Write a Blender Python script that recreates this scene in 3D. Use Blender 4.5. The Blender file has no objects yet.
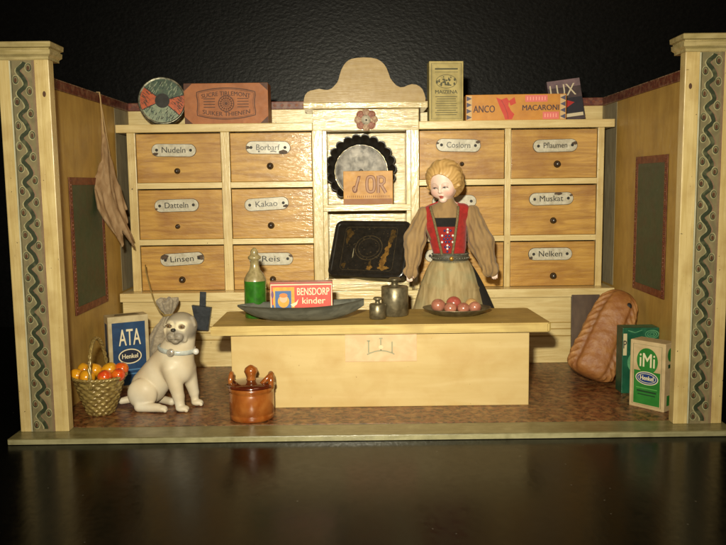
import bpy, bmesh, math, random
import numpy as np
from mathutils import Vector, Matrix
random.seed(7); np.random.seed(7)
S=0.01                      # everything below is written in centimetres
sc=bpy.context.scene
# ------------------------------------------------------------------ camera, world, lamps, exposure
cam_d=bpy.data.cameras.new('camera'); cam=bpy.data.objects.new('camera',cam_d); sc.collection.objects.link(cam); sc.camera=cam
cam_d.sensor_width=36; cam_d.lens=36*779.9/726; cam_d.clip_start=0.02; cam_d.clip_end=20
_f=Vector((0.000353,0.993482,-0.113992)); _r=Vector((0.999924,-0.0017576,-0.01222)); _u=Vector((0.0123407,0.1139787,0.9934066))
cam.matrix_world=Matrix(((_r.x,_u.x,-_f.x,-0.6519*S),(_r.y,_u.y,-_f.y,-75.231*S),(_r.z,_u.z,-_f.z,24.169*S),(0,0,0,1)))
w=bpy.data.worlds.new('World'); sc.world=w; w.use_nodes=True
w.node_tree.nodes['Background'].inputs[0].default_value=(1.0,0.72,0.42,1); w.node_tree.nodes['Background'].inputs[1].default_value=0.03
def area(name,loc,target,sx,sy,power,col,spread=180):
    l=bpy.data.lights.new(name,'AREA'); l.shape='RECTANGLE'; l.size=sx*S; l.size_y=sy*S; l.energy=power; l.color=col; l.spread=math.radians(spread)
    o=bpy.data.objects.new(name,l); sc.collection.objects.link(o); o.location=Vector(loc)*S
    o.rotation_euler=(Vector(target)-Vector(loc)).to_track_quat('-Z','Y').to_euler(); return o
area('camera_flash',(-4.2,-75,33),(1,25,20),3.0,1.5,2.5,(1.0,0.92,0.70),80)
area('ambient_fill',(60,-90,190),(0,15,10),60,60,5.0,(1.0,0.7,0.4))  # unseen warm fill, added for faint ambient light beside the flash
sc.view_settings.view_transform='Standard'; sc.view_settings.look='None'; sc.view_settings.exposure=0.1; sc.view_settings.gamma=1
sc.render.engine='CYCLES'
# ------------------------------------------------------------------ helpers
def srgb(h):
    if isinstance(h,str):
        h=h.lstrip('#'); c=[int(h[i:i+2],16)/255 for i in (0,2,4)]
    else: c=[x/255 for x in h]
    return tuple((x/12.92 if x<=.04045 else ((x+.055)/1.055)**2.4) for x in c)+(1,)
def mat(name,c1,c2=None,rough=.5,scale=(1,1,1),ns=2.,bump=.0,bscale=6.,bvec=None,coat=0.,crough=.2,metal=0.,dirt=None,dscale=.5,damt=.35,spots=0.,spotcol='3a2a18',spec=.5,mix=(.35,.65),vcol=False,sss=0.,sheen=0.,distort=.6,bdist=.05):
    m=bpy.data.materials.new(name); m.use_nodes=True; N=m.node_tree.nodes; L=m.node_tree.links; B=N['Principled BSDF']
    tc=N.new('ShaderNodeTexCoord'); oi=N.new('ShaderNodeObjectInfo')
    mul=N.new('ShaderNodeMath'); mul.operation='MULTIPLY'; mul.inputs[1].default_value=57.; L.new(oi.outputs['Random'],mul.inputs[0])
    mp=N.new('ShaderNodeVectorMath'); mp.operation='MULTIPLY_ADD'; mp.inputs[1].default_value=(100,100,100)
    L.new(tc.outputs['Object'],mp.inputs[0]); L.new(mul.outputs[0],mp.inputs[2])
    def vec(s):
        v=N.new('ShaderNodeVectorMath'); v.operation='MULTIPLY'; v.inputs[1].default_value=s; L.new(mp.outputs[0],v.inputs[0]); return v.outputs[0]
    def noise(v,s,d=5,dist=0.):
        n=N.new('ShaderNodeTexNoise'); n.inputs['Scale'].default_value=s; n.inputs['Detail'].default_value=d; n.inputs['Distortion'].default_value=dist; L.new(v,n.inputs['Vector']); return n.outputs['Fac']
    def ramp(fac,a,b,lo,hi):
        r=N.new('ShaderNodeValToRGB'); r.color_ramp.elements[0].position=lo; r.color_ramp.elements[1].position=hi
        r.color_ramp.elements[0].color=a; r.color_ramp.elements[1].color=b; L.new(fac,r.inputs[0]); return r.outputs[0]
    def mixc(fac,a,b,mode='MIX'):
        x=N.new('ShaderNodeMix'); x.data_type='RGBA'; x.blend_type=mode
        if isinstance(fac,float): x.inputs[0].default_value=fac
        else: L.new(fac,x.inputs[0])
        for s,i in ((a,6),(b,7)):
            if isinstance(s,tuple): x.inputs[i].default_value=s
            else: L.new(s,x.inputs[i])
        return x.outputs[2]
    if vcol:
        at=N.new('ShaderNodeAttribute'); at.attribute_name='paint'; base=at.outputs['Color']
        if c2: base=mixc(ramp(noise(vec(scale),ns),(0,0,0,1),(.5,.5,.5,1),mix[0],mix[1]),base,srgb(c2))
    else:
        a=srgb(c1); b=srgb(c2) if c2 else a
        base=ramp(noise(vec(scale),ns,6,distort),a,b,mix[0],mix[1]) if c2 else a
    if dirt:
        f=ramp(noise(vec((1,1,1)),dscale,8,.3),(0,0,0,1),(damt,damt,damt,1),.45,.75)
        base=mixc(f,base,srgb(dirt))
    if spots>0:
        f=ramp(noise(vec((1,1,1)),3.1,3),(0,0,0,1),(1,1,1,1),.74-spots*.1,.78-spots*.1)
        base=mixc(f,base,srgb(spotcol))
    if isinstance(base,tuple): B.inputs['Base Color'].default_value=base
    else: L.new(base,B.inputs['Base Color'])
    rr=N.new('ShaderNodeMapRange'); rr.inputs[3].default_value=max(.02,rough-.1); rr.inputs[4].default_value=min(1,rough+.12)
    L.new(noise(vec((1,1,1)),1.7,4),rr.inputs[0]); L.new(rr.outputs[0],B.inputs['Roughness'])
    B.inputs['Metallic'].default_value=metal; B.inputs['Coat Weight'].default_value=coat; B.inputs['Coat Roughness'].default_value=crough
    B.inputs['Specular IOR Level'].default_value=spec
    if sss: B.inputs['Subsurface Weight'].default_value=sss; B.inputs['Subsurface Radius'].default_value=(.004,.002,.001)
    if sheen: B.inputs['Sheen Weight'].default_value=sheen
    if bump:
        bp=N.new('ShaderNodeBump'); bp.inputs['Strength'].default_value=bump; bp.inputs['Distance'].default_value=bdist*S
        L.new(noise(vec(bvec or scale),bscale,5),bp.inputs['Height']); L.new(bp.outputs[0],B.inputs['Normal'])
        if coat: L.new(bp.outputs[0],B.inputs['Coat Normal'])
    return m
def paint(name,c,rough=.5,**k): return mat(name,c,rough=rough,**k)

def place(o,loc=(0,0,0),rot=(0,0,0)): o.location=Vector(loc)*S; o.rotation_euler=rot
def thing(name,label,cat,loc=(0,0,0),rot=(0,0,0),group=None):
    o=bpy.data.objects.new(name,None); sc.collection.objects.link(o); o.empty_display_size=.01; place(o,loc,rot)
    o['label']=label; o['category']=cat
    if group: o['group']=group
    return o
def tag(o,label,cat,group=None):
    o['label']=label; o['category']=cat
    if group: o['group']=group
    return o
_dg=None
TEXT={}
def textmesh(s,bold=.0):
    if (s,bold) in TEXT: return TEXT[(s,bold)]
    cu=bpy.data.curves.new('t','FONT'); cu.body=s; cu.size=1; cu.offset=bold; cu.resolution_u=3
    o=bpy.data.objects.new('t',cu); sc.collection.objects.link(o)
    dg=bpy.context.evaluated_depsgraph_get(); me=bpy.data.meshes.new_from_object(o.evaluated_get(dg))
    v=[(p.co.x,p.co.y) for p in me.vertices]; f=[tuple(p.vertices) for p in me.polygons]
    bpy.data.objects.remove(o); bpy.data.curves.remove(cu); bpy.data.meshes.remove(me)
    xs=[a for a,_ in v]; ys=[b for _,b in v]; x0,x1,y0,y1=min(xs),max(xs),min(ys),max(ys)
    v=[((a-x0)/(x1-x0),(b-y0)/(y1-y0)) for a,b in v]
    TEXT[(s,bold)]=(v,f); return v,f
class MB:
    def __init__(s): s.v=[]; s.f=[]; s.m=[]; s.sm=[]; s.T=Matrix(); s.col=None
    def add(s,v,f,mat=0,smooth=False):
        n=len(s.v); s.v+= [tuple(s.T@Vector(p)) for p in v]; s.f+=[tuple(i+n for i in q) for q in f]; s.m+=[mat]*len(f); s.sm+=[smooth]*len(f)
    def box(s,x0,x1,y0,y1,z0,z1,mat=0,bev=.05,seg=2):
        bm=bmesh.new(); bmesh.ops.create_cube(bm,size=1)
        for q in bm.verts: q.co=Vector(((x0+x1)/2+q.co.x*(x1-x0),(y0+y1)/2+q.co.y*(y1-y0),(z0+z1)/2+q.co.z*(z1-z0)))
        b=min(bev,.45*min(x1-x0,y1-y0,z1-z0))
        if b>0: bmesh.ops.bevel(bm,geom=bm.edges[:],offset=b,segments=seg,affect='EDGES',profile=.6)
        bm.verts.index_update(); s.add([q.co[:] for q in bm.verts],[[q.index for q in f.verts] for f in bm.faces],mat,False); bm.free()
    def prism(s,poly,y0,y1,mat=0,bev=.0,smooth=False):   # polygon in x,z extruded along y
        bm=bmesh.new(); a=[bm.verts.new((p[0],y0,p[1])) for p in poly]; f=bm.faces.new(a)
        r=bmesh.ops.extrude_face_region(bm,geom=[f]); 
        for e in r['geom']:
            if isinstance(e,bmesh.types.BMVert): e.co.y=y1
        bmesh.ops.recalc_face_normals(bm,faces=bm.faces[:])
        if bev: bmesh.ops.bevel(bm,geom=[e for e in bm.edges if abs(e.verts[0].co.y-e.verts[1].co.y)<1e-6],offset=bev,segments=2,affect='EDGES')
        bm.verts.index_update(); s.add([q.co[:] for q in bm.verts],[[q.index for q in f.verts] for f in bm.faces],mat,smooth); bm.free()
    def flat(s,poly,y,mat=0):                              # flat print facing -y
        s.add([(p[0],y,p[1]) for p in poly],[tuple(range(len(poly)))],mat)
    def rect(s,x0,x1,z0,z1,y,mat=0): s.flat([(x0,z0),(x1,z0),(x1,z1),(x0,z1)],y,mat)
    def ribbon(s,pts,wd,y,mat=0,closed=False):
        P=[Vector(p) for p in pts]; n=len(P); v=[]; 
        for i in range(n):
            a=P[i-1] if (i or closed) else P[i]; b=P[(i+1)%n] if (i<n-1 or closed) else P[i]
            t=(b-a).normalized(); nn=Vector((-t.y,t.x))*wd/2
            v+=[(P[i].x+nn.x,y,P[i].y+nn.y),(P[i].x-nn.x,y,P[i].y-nn.y)]
        f=[(2*i,2*i+1,2*((i+1)%n)+1,2*((i+1)%n)) for i in range(n if closed else n-1)]
        s.add(v,f,mat)
    def ell(s,cx,cz,rx,rz,y,mat=0,n=28,a0=0,a1=2*math.pi):
        s.flat([(cx+rx*math.cos(a0+(a1-a0)*i/n),cz+rz*math.sin(a0+(a1-a0)*i/n)) for i in range(n)],y,mat)
    def text(s,t,x0,x1,z0,z1,y,mat=0,bold=.02,arc=0.,shear=0.):
        v,f=textmesh(t,0.); xc=(x0+x1)/2
        if bold>0:
            d=bold*.55
            for dx,dz,dy in ((-d,0,.0012),(d,d*.6,.0024)): s.text(t,x0+dx,x1+dx,z0+dz,z1+dz,y+dy*.5,mat,0.,arc,shear)
        s.add([(x0+a*(x1-x0)+shear*b*(z1-z0),y,z0+b*(z1-z0)-arc*((x0+a*(x1-x0)-xc)**2)) for a,b in v],f,mat)
    def lathe(s,prof,c=(0,0,0),seg=40,mat=0,smooth=True,fn=None,rx=1,ry=1):
        v=[];f=[];n=len(prof)
        for j in range(seg):
            a=2*math.pi*j/seg
            for i,(r,z) in enumerate(prof):
                k=fn(a,r,z) if fn else 1
                v.append((c[0]+r*k*math.cos(a)*rx,c[1]+r*k*math.sin(a)*ry,c[2]+z))
        for j in range(seg):
            for i in range(n-1):
                a=j*n+i; b=((j+1)%seg)*n+i; f.append((a,b,b+1,a+1))
        s.add(v,f,mat,smooth)
    def tube(s,pts,r,seg=8,mat=0,cap=True,flat=1.):
        P=[Vector(p) for p in pts]; n=len(P); v=[];f=[]; up=Vector((0,0,1)); prev=None
        for i in range(n):
            t=(P[min(i+1,n-1)]-P[max(i-1,0)]).normalized()
            if prev is None: a=t.orthogonal().normalized()
            else: a=(prev-t*prev.dot(t)).normalized()
            prev=a; b=t.cross(a); rr=r[i] if isinstance(r,(list,tuple)) else r
            for k in range(seg):
                g=2*math.pi*k/seg; v.append(tuple(P[i]+a*rr*math.cos(g)+b*rr*flat*math.sin(g)))
        for i in range(n-1):
            for k in range(seg): f.append((i*seg+k,i*seg+(k+1)%seg,(i+1)*seg+(k+1)%seg,(i+1)*seg+k))
        if cap: f.append(tuple(range(seg))[::-1]); f.append(tuple((n-1)*seg+k for k in range(seg)))
        s.add(v,f,mat,True)
    def sphere(s,c,r,mat=0,seg=16,rings=10,sc_=(1,1,1)):
        prof=[(max(1e-4,math.sin(math.pi*i/rings))*r,-math.cos(math.pi*i/rings)*r*sc_[2]) for i in range(rings+1)]
        s.lathe(prof,c,seg,mat,True,rx=sc_[0],ry=sc_[1])
    def build(s,name,mats,parent=None,col=None):
        me=bpy.data.meshes.new(name); me.from_pydata([(a*S,b*S,c*S) for a,b,c in s.v],[],s.f); me.update()
        if not isinstance(mats,(list,tuple)): mats=[mats]
        for m in mats: me.materials.append(m)
        me.polygons.foreach_set('material_index',s.m); me.polygons.foreach_set('use_smooth',s.sm); me.validate()
        o=bpy.data.objects.new(name,me); sc.collection.objects.link(o)
        if parent: o.parent=parent
        if parent is None and False: pass
        return o
def structure(o): o['kind']='structure'; return o
# --- implicit surfaces (surface nets) ---
def smin(a,b,k):
    h=np.clip(.5+.5*(b-a)/k,0,1); return b*(1-h)+a*h-k*h*(1-h)
def ss(d1,d2,k): return -smin(-d1,d2,k)        # smooth subtract d2 from d1
def sph(P,c,r):
    c=np.array(c); r=np.array(r,float)*np.ones(3); q=(P-c)/r; l=np.sqrt((q**2).sum(-1)); g=np.sqrt(((q/r)**2).sum(-1))+1e-9; return l*(l-1)/g
def cap(P,a,b,ra,rb,ys=1.):
    a=np.array(a,float);b=np.array(b,float); ab=b-a; t=np.clip(((P-a)@ab)/(ab@ab),0,1); d=P-a-t[...,None]*ab
    if ys!=1.: d=d*np.array([1,1/ys,1])
    return (np.sqrt((d**2).sum(-1))-(ra+(rb-ra)*t))
def nets(f,lo,hi,h,colfn=None,name='x',mats=None,parent=None,origin=(0,0,0),relax=1):
    lo=np.array(lo,float);hi=np.array(hi,float); n=np.ceil((hi-lo)/h).astype(int)+1
    ax=[lo[i]+h*np.arange(n[i]) for i in range(3)]
    G=np.stack(np.meshgrid(*ax,indexing='ij'),-1); D=f(G.reshape(-1,3)).reshape(n)
    I=D<0; nc=n-1
    cnt=np.zeros(nc); acc=np.zeros(tuple(nc)+(3,))
    offs=[(i,j,k) for i in (0,1) for j in (0,1) for k in (0,1)]
    def sl(A,o): return A[o[0]:o[0]+nc[0],o[1]:o[1]+nc[1],o[2]:o[2]+nc[2]]
    for a in offs:
        for d in range(3):
            if a[d]==0:
                b=list(a); b[d]=1; b=tuple(b)
                da,db=sl(D,a),sl(D,b); x=(da<0)!=(db<0); t=np.where(x,da/(da-db+1e-12),0)
                p=np.zeros(tuple(nc)+(3,))+np.array(a,float); p[...,d]=t
                acc+=p*x[...,None]; cnt+=x
    act=cnt>0; idx=-np.ones(nc,int); idx[act]=np.arange(act.sum())
    ci=np.argwhere(act); V=lo+h*(ci+acc[act]/cnt[act][:,None])
    F=[]
    for d in range(3):
        u,v_=[(1,2),(2,0),(0,1)][d]
        A=np.take(I,range(n[d]-1),axis=d); B=np.take(I,range(1,n[d]),axis=d); x=A!=B
        e=np.argwhere(x); e=e[(e[:,u]>0)&(e[:,v_]>0)&(e[:,u]<nc[u])&(e[:,v_]<nc[v_])]
        s_=A[tuple(e.T)]
        def g(du,dv): q=e.copy(); q[:,u]-=du; q[:,v_]-=dv; return idx[tuple(q.T)]
        Q=np.stack([g(0,0),g(1,0),g(1,1),g(0,1)],1)
        Q[~s_]=Q[~s_][:,::-1]; F.append(Q)
    F=np.concatenate(F); F=F[(F>=0).all(1)]
    for it in range(2):
        e=1e-3; d0=f(V); g=np.stack([(f(V+np.eye(3)[i]*e)-d0)/e for i in range(3)],-1); gn=(g**2).sum(-1)+1e-6
        V=V-np.clip(d0/gn,-h/2,h/2)[:,None]*g
    W=(V-np.array(origin))*S
    me=bpy.data.meshes.new(name); me.from_pydata(W.tolist(),[],F.tolist()); me.update(); me.validate()
    me.polygons.foreach_set('use_smooth',[True]*len(me.polygons))
    if colfn is not None:
        C=np.clip(colfn(V),0,1); a=me.color_attributes.new('paint','FLOAT_COLOR','POINT'); a.data.foreach_set('color',np.concatenate([C,np.ones((len(C),1))],1).ravel())
    for m in (mats if isinstance(mats,(list,tuple)) else [mats]): me.materials.append(m)
    o=bpy.data.objects.new(name,me); sc.collection.objects.link(o)
    if parent: o.parent=parent
    return o
def lin(h): return np.array(srgb(h)[:3])
def blend(C,m,c): m=np.clip(m,0,1)[:,None]; return C*(1-m)+lin(c)*m
def sstep(a,b,x): t=np.clip((x-a)/(b-a),0,1); return t*t*(3-2*t)
# ------------------------------------------------------------------ materials
M={}
M['cream']=mat('cream_paint','dac690','c8b078',.38,scale=(.12,.12,1.3),ns=1.6,bump=.55,bscale=3.,bvec=(.15,.6,2.2),coat=.55,crough=.22,dirt='a98a4c',dscale=.35,damt=.3,spots=.1,bdist=.07)
M['creamv']=mat('cream_paint_upright','d6c088','c4ac70',.42,scale=(1.3,.5,.1),ns=1.6,bump=.45,bscale=3.,bvec=(2.2,.6,.15),coat=.35,crough=.25,dirt='a08048',dscale=.4,damt=.55,spots=.35,bdist=.06)
M['header']=mat('cream_varnish','d0c08c','a8925c',.4,scale=(.12,.12,2.2),ns=1.6,bump=1.,bscale=1.7,bvec=(.3,.6,2.6),coat=.8,crough=.06,dirt='a98a4c',dscale=.5,damt=.3,bdist=.075)  # horizontal base-colour streaks imitate streaky glare on the varnish
M['headerv']=mat('cream_varnish_upright','d6c698','c2ae7c',.32,scale=(1.3,.5,.12),ns=1.6,bump=1.,bscale=1.7,bvec=(2.0,.6,.5),coat=.55,crough=.09,dirt='a98a4c',dscale=.5,damt=.35,bdist=.07)
M['pine']=mat('drawer_wood','c09444','a07430',.45,scale=(.09,.5,1.),ns=1.5,bump=.8,bscale=1.8,bvec=(.5,1,2.),coat=.6,crough=.1,dirt='84501c',dscale=.2,damt=.7,mix=(.38,.66),bdist=.05,distort=1.2)
M['ctop']=mat('counter_top_wood','b3954e','9c8042',.5,scale=(.08,1.2,1),ns=1.6,bump=.15,bscale=4,dirt='6e5528',dscale=.3,damt=.35)
M['cedge']=mat('counter_edge_wood','cdb673','b89d5c',.5,scale=(.1,1,1.5),ns=1.6,bump=.2,bscale=4,dirt='907444',dscale=.5,damt=.35)
M['cfront']=mat('counter_front_paint','ccb47e','c2a86e',.5,scale=(.1,1,.8),ns=1.,bump=.12,bscale=4,dirt='b08c4c',dscale=.3,damt=.55,spots=.25,spotcol='8a6c3c',mix=(.3,.7))
M['pink']=mat('pink_card','e0bb94','d6ae86',.8,ns=.8,bump=.06)
M['wall']=mat('ochre_wall_paint','bd9a50','ae8a44',.5,scale=(1,1,.25),ns=.8,bump=.12,bscale=3,dirt='7a5c2c',dscale=.3,damt=.4)
M['greystrip']=mat('side_wall_grey','9c9276','857a60',.8,scale=(1,1,.2),ns=1.6,bump=.1)  # grey strip on the side walls, behind the cabinet front
M['red']=mat('red_brown_rim','6a2c1c','4c2018',.45,scale=(.6,.6,2),ns=3,bump=.1,dirt='a07a5c',dscale=1.4,damt=.6)
M['rimlight']=mat('worn_rim_edge','9a7f66','5a3a2a',.5,ns=2.2,mix=(.4,.6))
M['gpanel']=mat('dark_green_panel','36482e','424a30',.55,ns=.9,bump=.1,dirt='4e3420',dscale=.6,damt=.5)
M['rpanel']=mat('red_panel_border','7a3a1e','5e2a17',.55,ns=2.5,bump=.1,dirt='a87848',dscale=1.5,damt=.4)
M['strip']=mat('grey_green_strip','8a7c5a','6f664a',.55,ns=1.2,scale=(1,1,.5),bump=.1,dirt='6c6a48',dscale=.5,damt=.5)
M['dkgreen']=mat('dark_green_paint','2e3622','6a6a4c',.5,ns=1.1,mix=(.5,.78))
M['palegr']=mat('pale_green_paint','aaa27a','8e8a66',.5,ns=2)
M['brown']=mat('brown_dot_paint','4a3220','5c3c22',.5,ns=2)
M['mauve']=mat('mauve_paint','8c6e58','7c604c',.5,ns=2)
M['white']=mat('white_line_paint','c8c4a8','a8a488',.5,ns=1,scale=(1,1,.4))
M['slab']=mat('olive_base_paint','77704a','665f3c',.35,scale=(.12,1,1),ns=1.4,bump=.35,bscale=3,bvec=(.5,1,1.5),coat=.3,crough=.25,dirt='a09a74',dscale=.6,damt=.4)
M['slabf']=mat('base_edge_paint','a8a27c','908a66',.35,scale=(.12,1,1),ns=1.6,bump=.5,bscale=3,bvec=(1,1,1.5),coat=.4,crough=.2,dirt='57502f',dscale=.8,damt=.5)
M['tin']=mat('black_tin','15120e','1f1a14',.38,ns=2,bump=.1,coat=.2)
M['dark']=mat('nearly_black','14110d','1a1612',.6)
def flatm(n,c,r=.6,**k): M[n]=mat(n,c,rough=r,**k)
flatm('print_brown','4a2c1a'); flatm('print_black','1d1b18'); flatm('print_white','e2d8c0'); flatm('ink_label','262420',.4)
flatm('enamel','cbc6b4',.3,c2='b4ae9a',ns=2,dirt='6a5230',dscale=1.2,damt=.3,bump=.0,coat=.3)
M['rust']=mat('rusty_edge','55402a','3a2a1c',.6,ns=3)
M['knob']=mat('dark_knob','2a2018','3a2a1c',.35,ns=3,coat=.4)
# ------------------------------------------------------------------ SETTING
b=MB(); b.box(-110,110,-140,62,-2.6,-.6,0,0)
tb=mat('dark_polished_table','070706','0b0b09',.2,scale=(.4,.15,1),ns=.6,bump=.22,bscale=1.2,bvec=(1,.35,1),spots=.0,coat=.0,spec=.13,bdist=.05)
_n=tb.node_tree.nodes;_l=tb.node_tree.links
_tc=_n.new('ShaderNodeTexCoord');_vo=_n.new('ShaderNodeTexVoronoi');_vo.inputs['Scale'].default_value=62;_l.new(_tc.outputs['Object'],_vo.inputs['Vector'])
_rp=_n.new('ShaderNodeValToRGB');_rp.color_ramp.elements[0].position=.035;_rp.color_ramp.elements[1].position=.05;_rp.color_ramp.elements[0].color=(.08,.075,.06,1);_rp.color_ramp.elements[1].color=(0,0,0,1);_l.new(_vo.outputs['Distance'],_rp.inputs[0])
_mx=_n.new('ShaderNodeMix');_mx.data_type='RGBA';_mx.blend_type='ADD';_mx.inputs[0].default_value=1.
_bs=_n['Principled BSDF']; _src=_bs.inputs['Base Color'].links[0].from_socket; _l.new(_src,_mx.inputs[6]);_l.new(_rp.outputs[0],_mx.inputs[7]);_l.new(_mx.outputs[2],_bs.inputs['Base Color'])
structure(b.build('table_surface',tb))
b=MB(); b.box(-160,160,62,64,-20,150,0,0)
structure(b.build('backdrop',mat('black_grained_backdrop','060708','0a0b0c',.38,ns=1,bump=1.,bscale=1.9,bvec=(.8,1,1.2),bdist=.045,spec=.22)))
# ------------------------------------------------------------------ TOY SHOP
shop=thing('toy_shop','open-fronted cream wooden toy grocery shop with painted pillars and walls','toy shop')
b=MB(); b.box(-35.2,35.2,-2.2,35.2,-.6,0,0,.12); b.box(-35.1,35.1,-2.25,-2.19,-.55,-.08,1,.02); b.build('base_board',[M['slab'],M['slabf']],shop)
fl=mat('brown_floor_paper','764424','3a1e0d',.4,ns=1.1,scale=(1,1,1),bump=.25,bscale=3,dirt='a87c48',dscale=1.1,damt=.9,mix=(.45,.55),coat=.25,crough=.3,distort=2.)
b=MB(); b.box(-32.8,32.8,1.25,34.4,.0,.05,0,.01); b.build('floor',fl,shop)
b=MB(); b.box(-33.6,33.6,34.4,35.2,0,34.4,0,.05); b.build('back_wall',M['cream'],shop)
b=MB(); b.box(-33.7,33.7,34.3,35.3,34.4,35.5,0,.1)
for i in range(66):
    x=-32.5+i; b.flat([(x-.3,34.95),(x,34.7),(x+.3,34.95),(x,35.2)],34.28,1)
b.build('back_rim',[M['red'],M['rpanel']],shop)
for sx in (-1,1):
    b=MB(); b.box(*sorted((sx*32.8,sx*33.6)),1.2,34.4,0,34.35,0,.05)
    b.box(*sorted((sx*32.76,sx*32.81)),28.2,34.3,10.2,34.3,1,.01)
    side=b.build('side_wall',[M['wall'],M['greystrip']],shop)
    b=MB(); b.box(*sorted((sx*32.7,sx*33.7)),1.2,34.3,34.35,35.5,0,.12); b.box(*sorted((sx*32.68,sx*32.9)),1.2,34.2,35.36,35.47,1,.04)
    b.build('rim',[M['red'],M['rimlight']],side)
    b=MB()
    y0,y1,z0,z1=(10.8,22.,9.8,25.2) if sx<0 else (10.4,20.4,10.9,26.9)
    X=sorted((sx*32.8,sx*32.72)); b.box(*X,y0,y1,z0,z1,0,.02)
    X=sorted((sx*32.8,sx*32.68)); t=.85
    for a in ((y0,y1,z0,z0+t),(y0,y1,z1-t,z1),(y0,y0+t,z0+t,z1-t),(y1-t,y1,z0+t,z1-t)): b.box(*X,*a,1,.02)
    for k in range(34):      # worn scalloped border of dots
        z=z0+.4+k*(z1-z0-.8)/33
        for yy in (y0+.42,y1-.42): b.sphere((sx*32.68,yy,z),.13,2,8,5)
    b.build('painted_panel',[M['gpanel'],M['rpanel'],M['red']],side)
# pillars
def pillar(sx):
    pm=MB(); xi,xo=sx*30.,sx*34.8; a,c=sorted((xi,xo)); pm.box(a,c,0,1.2,0.0,36.1,0,.08)
    # knot holes
    pm2=pm
    p=pm.build('pillar',M['creamv'],shop)
    s0,s1=(sx*31.35,sx*33.7); a,c=sorted((s0,s1)); cx=(a+c)/2
    b=MB(); b.box(a,c,-.05,.02,.02,36.05,0,.01)
    n=17.2; L=36; pts=[]
    for i in range(400):
        z=.3+L*i/400*.99; ph=2*math.pi*z/2.09
        pts.append((cx+.34*math.sin(ph)+.06*math.sin(2*ph+.7)+random.uniform(-.015,.015),z))
    b.ribbon([(x,z) for x,z in pts],.4,-.062,1); b.ribbon([(x-.27,z) for x,z in pts],.12,-.06,2); b.ribbon([(x+.27,z) for x,z in pts],.12,-.059,3)
    k=0; z=.3
    while z<35.7:
        ph=2*math.pi*z/2.09
        z1=z+2.09*.25; 
        for zz,xx in ((z+2.09*.25,cx-.62),(z+2.09*.75,cx+.62)):
            if zz<35.6:
                zz+=random.uniform(-.08,.08)
                b.ell(xx+random.uniform(-.04,.04),zz,.33,.46,-.064,2,20); b.ell(xx+random.uniform(-.03,.03),zz,.27,.38,-.067,1,20); b.ell(xx,zz+.02,.2,.29,-.069,0,20); b.ell(xx+random.uniform(-.04,.04),zz-.05,random.uniform(.12,.17),.22,-.071,4,14)
        z+=2.09
    for xx,mm,wd in ((a+.05,5,.12),(c-.05,3,.1),(a+.2,1,.05),(c-.2,3,.05)):
        b.ribbon([(xx,.05),(xx,36.)],wd,-.068,mm)
    b.build('painted_strip',[M['strip'],M['dkgreen'],M['palegr'],M['mauve'],M['brown'],M['white']],p)
    b=MB(); b.ell(sx*30.55,32.9,.16,.28,-.012,0,14); b.build('knot',M['brown'],p)
    # capital: moulded block built from stacked profile steps
    b=MB(); prof=[(0.05,36.1),(.05,36.35),(.35,36.55),(.38,36.95),(.2,37.02),(.2,37.12),(.5,37.2),(.55,37.62),(.45,37.7)]
    v=[];
    for (o,z) in prof:
        x0=sx*(30.0-.0)-sx*o*.9; x1=sx*(34.85+o)
        a,c=sorted((x0,x1)); v.append([(a,-o+.0,z),(c,-o,z),(c,2.6+o*.3,z),(a,2.6+o*.3,z)])
    vv=sum(v,[]); f=[]
    for i in range(len(v)-1):
        for k in range(4): f.append((4*i+k,4*i+(k+1)%4,4*i+4+(k+1)%4,4*i+4+k))
    f.append((3,2,1,0)); n=4*(len(v)-1); f.append((n,n+1,n+2,n+3)); b.add(vv,f,0)
    b.build('capital',M['slabc'],p)
M['slabc']=mat('capital_paint','b9a878','a0905e',.4,scale=(.2,1,1.5),ns=1.5,bump=.3,bscale=3,coat=.3,dirt='6f6038',dscale=.7,damt=.45)
pillar(-1); pillar(1)
# ------------------------------------------------------------------ DRAWER CABINET
cab=thing('drawer_cabinet','large cream cabinet of small wooden grocery drawers filling the back of the toy shop','cabinet',(0,26.5,0))
OY=26.5
def C(): m=MB(); m.T=Matrix.Translation((0,-OY,0)); return m
b=C(); ZT=32.1
for a in ((-31.4,-30.3),(-19.1,-17.95),(-7.1,-6.75)): b.box(a[0],a[1],28.4,33.8,10.1,31.05,0,.06)
for a in ((6.6,6.95),(18.25,19.05),(30.45,31.3)): b.box(a[0],a[1],28.4,33.8,10.1,31.05,0,.06)
for z0,z1 in ((23.72,24.5),(16.25,17.0)):
    for x0,x1 in ((-30.3,-19.1),(-17.95,-7.1),(6.95,18.25),(19.05,30.45)): b.box(x0,x1,28.42,33.6,z0,z1,1,.06)
b.box(-31.3,31.2,33.8,34.35,10.1,31,1,0)
b.build('carcass',[M['creamv'],M['cream']],cab)
for a,c in ((-32.7,-6.97),(6.92,32.5)):
    b=C(); b.box(a,c,28.0,34.2,31.05,ZT,0,.1); b.build('top_board',M['cream'],cab)
b=C(); b.box(-32.6,32.4,26.2,34.3,8.95,10.1,0,.1); b.build('ledge',M['cream'],cab)
b=C(); b.box(-32.4,32.2,26.7,27.3,0.06,8.95,0,.05)
for z in (5.5,4.65,3.7): b.box(-32.2,32.0,26.62,26.72,z-.07,z+.07,1,.02)
b.build('plinth',[M['cream'],M['brownline']] if 'brownline' in M else [M['cream'],M['ctop']],cab)
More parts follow.
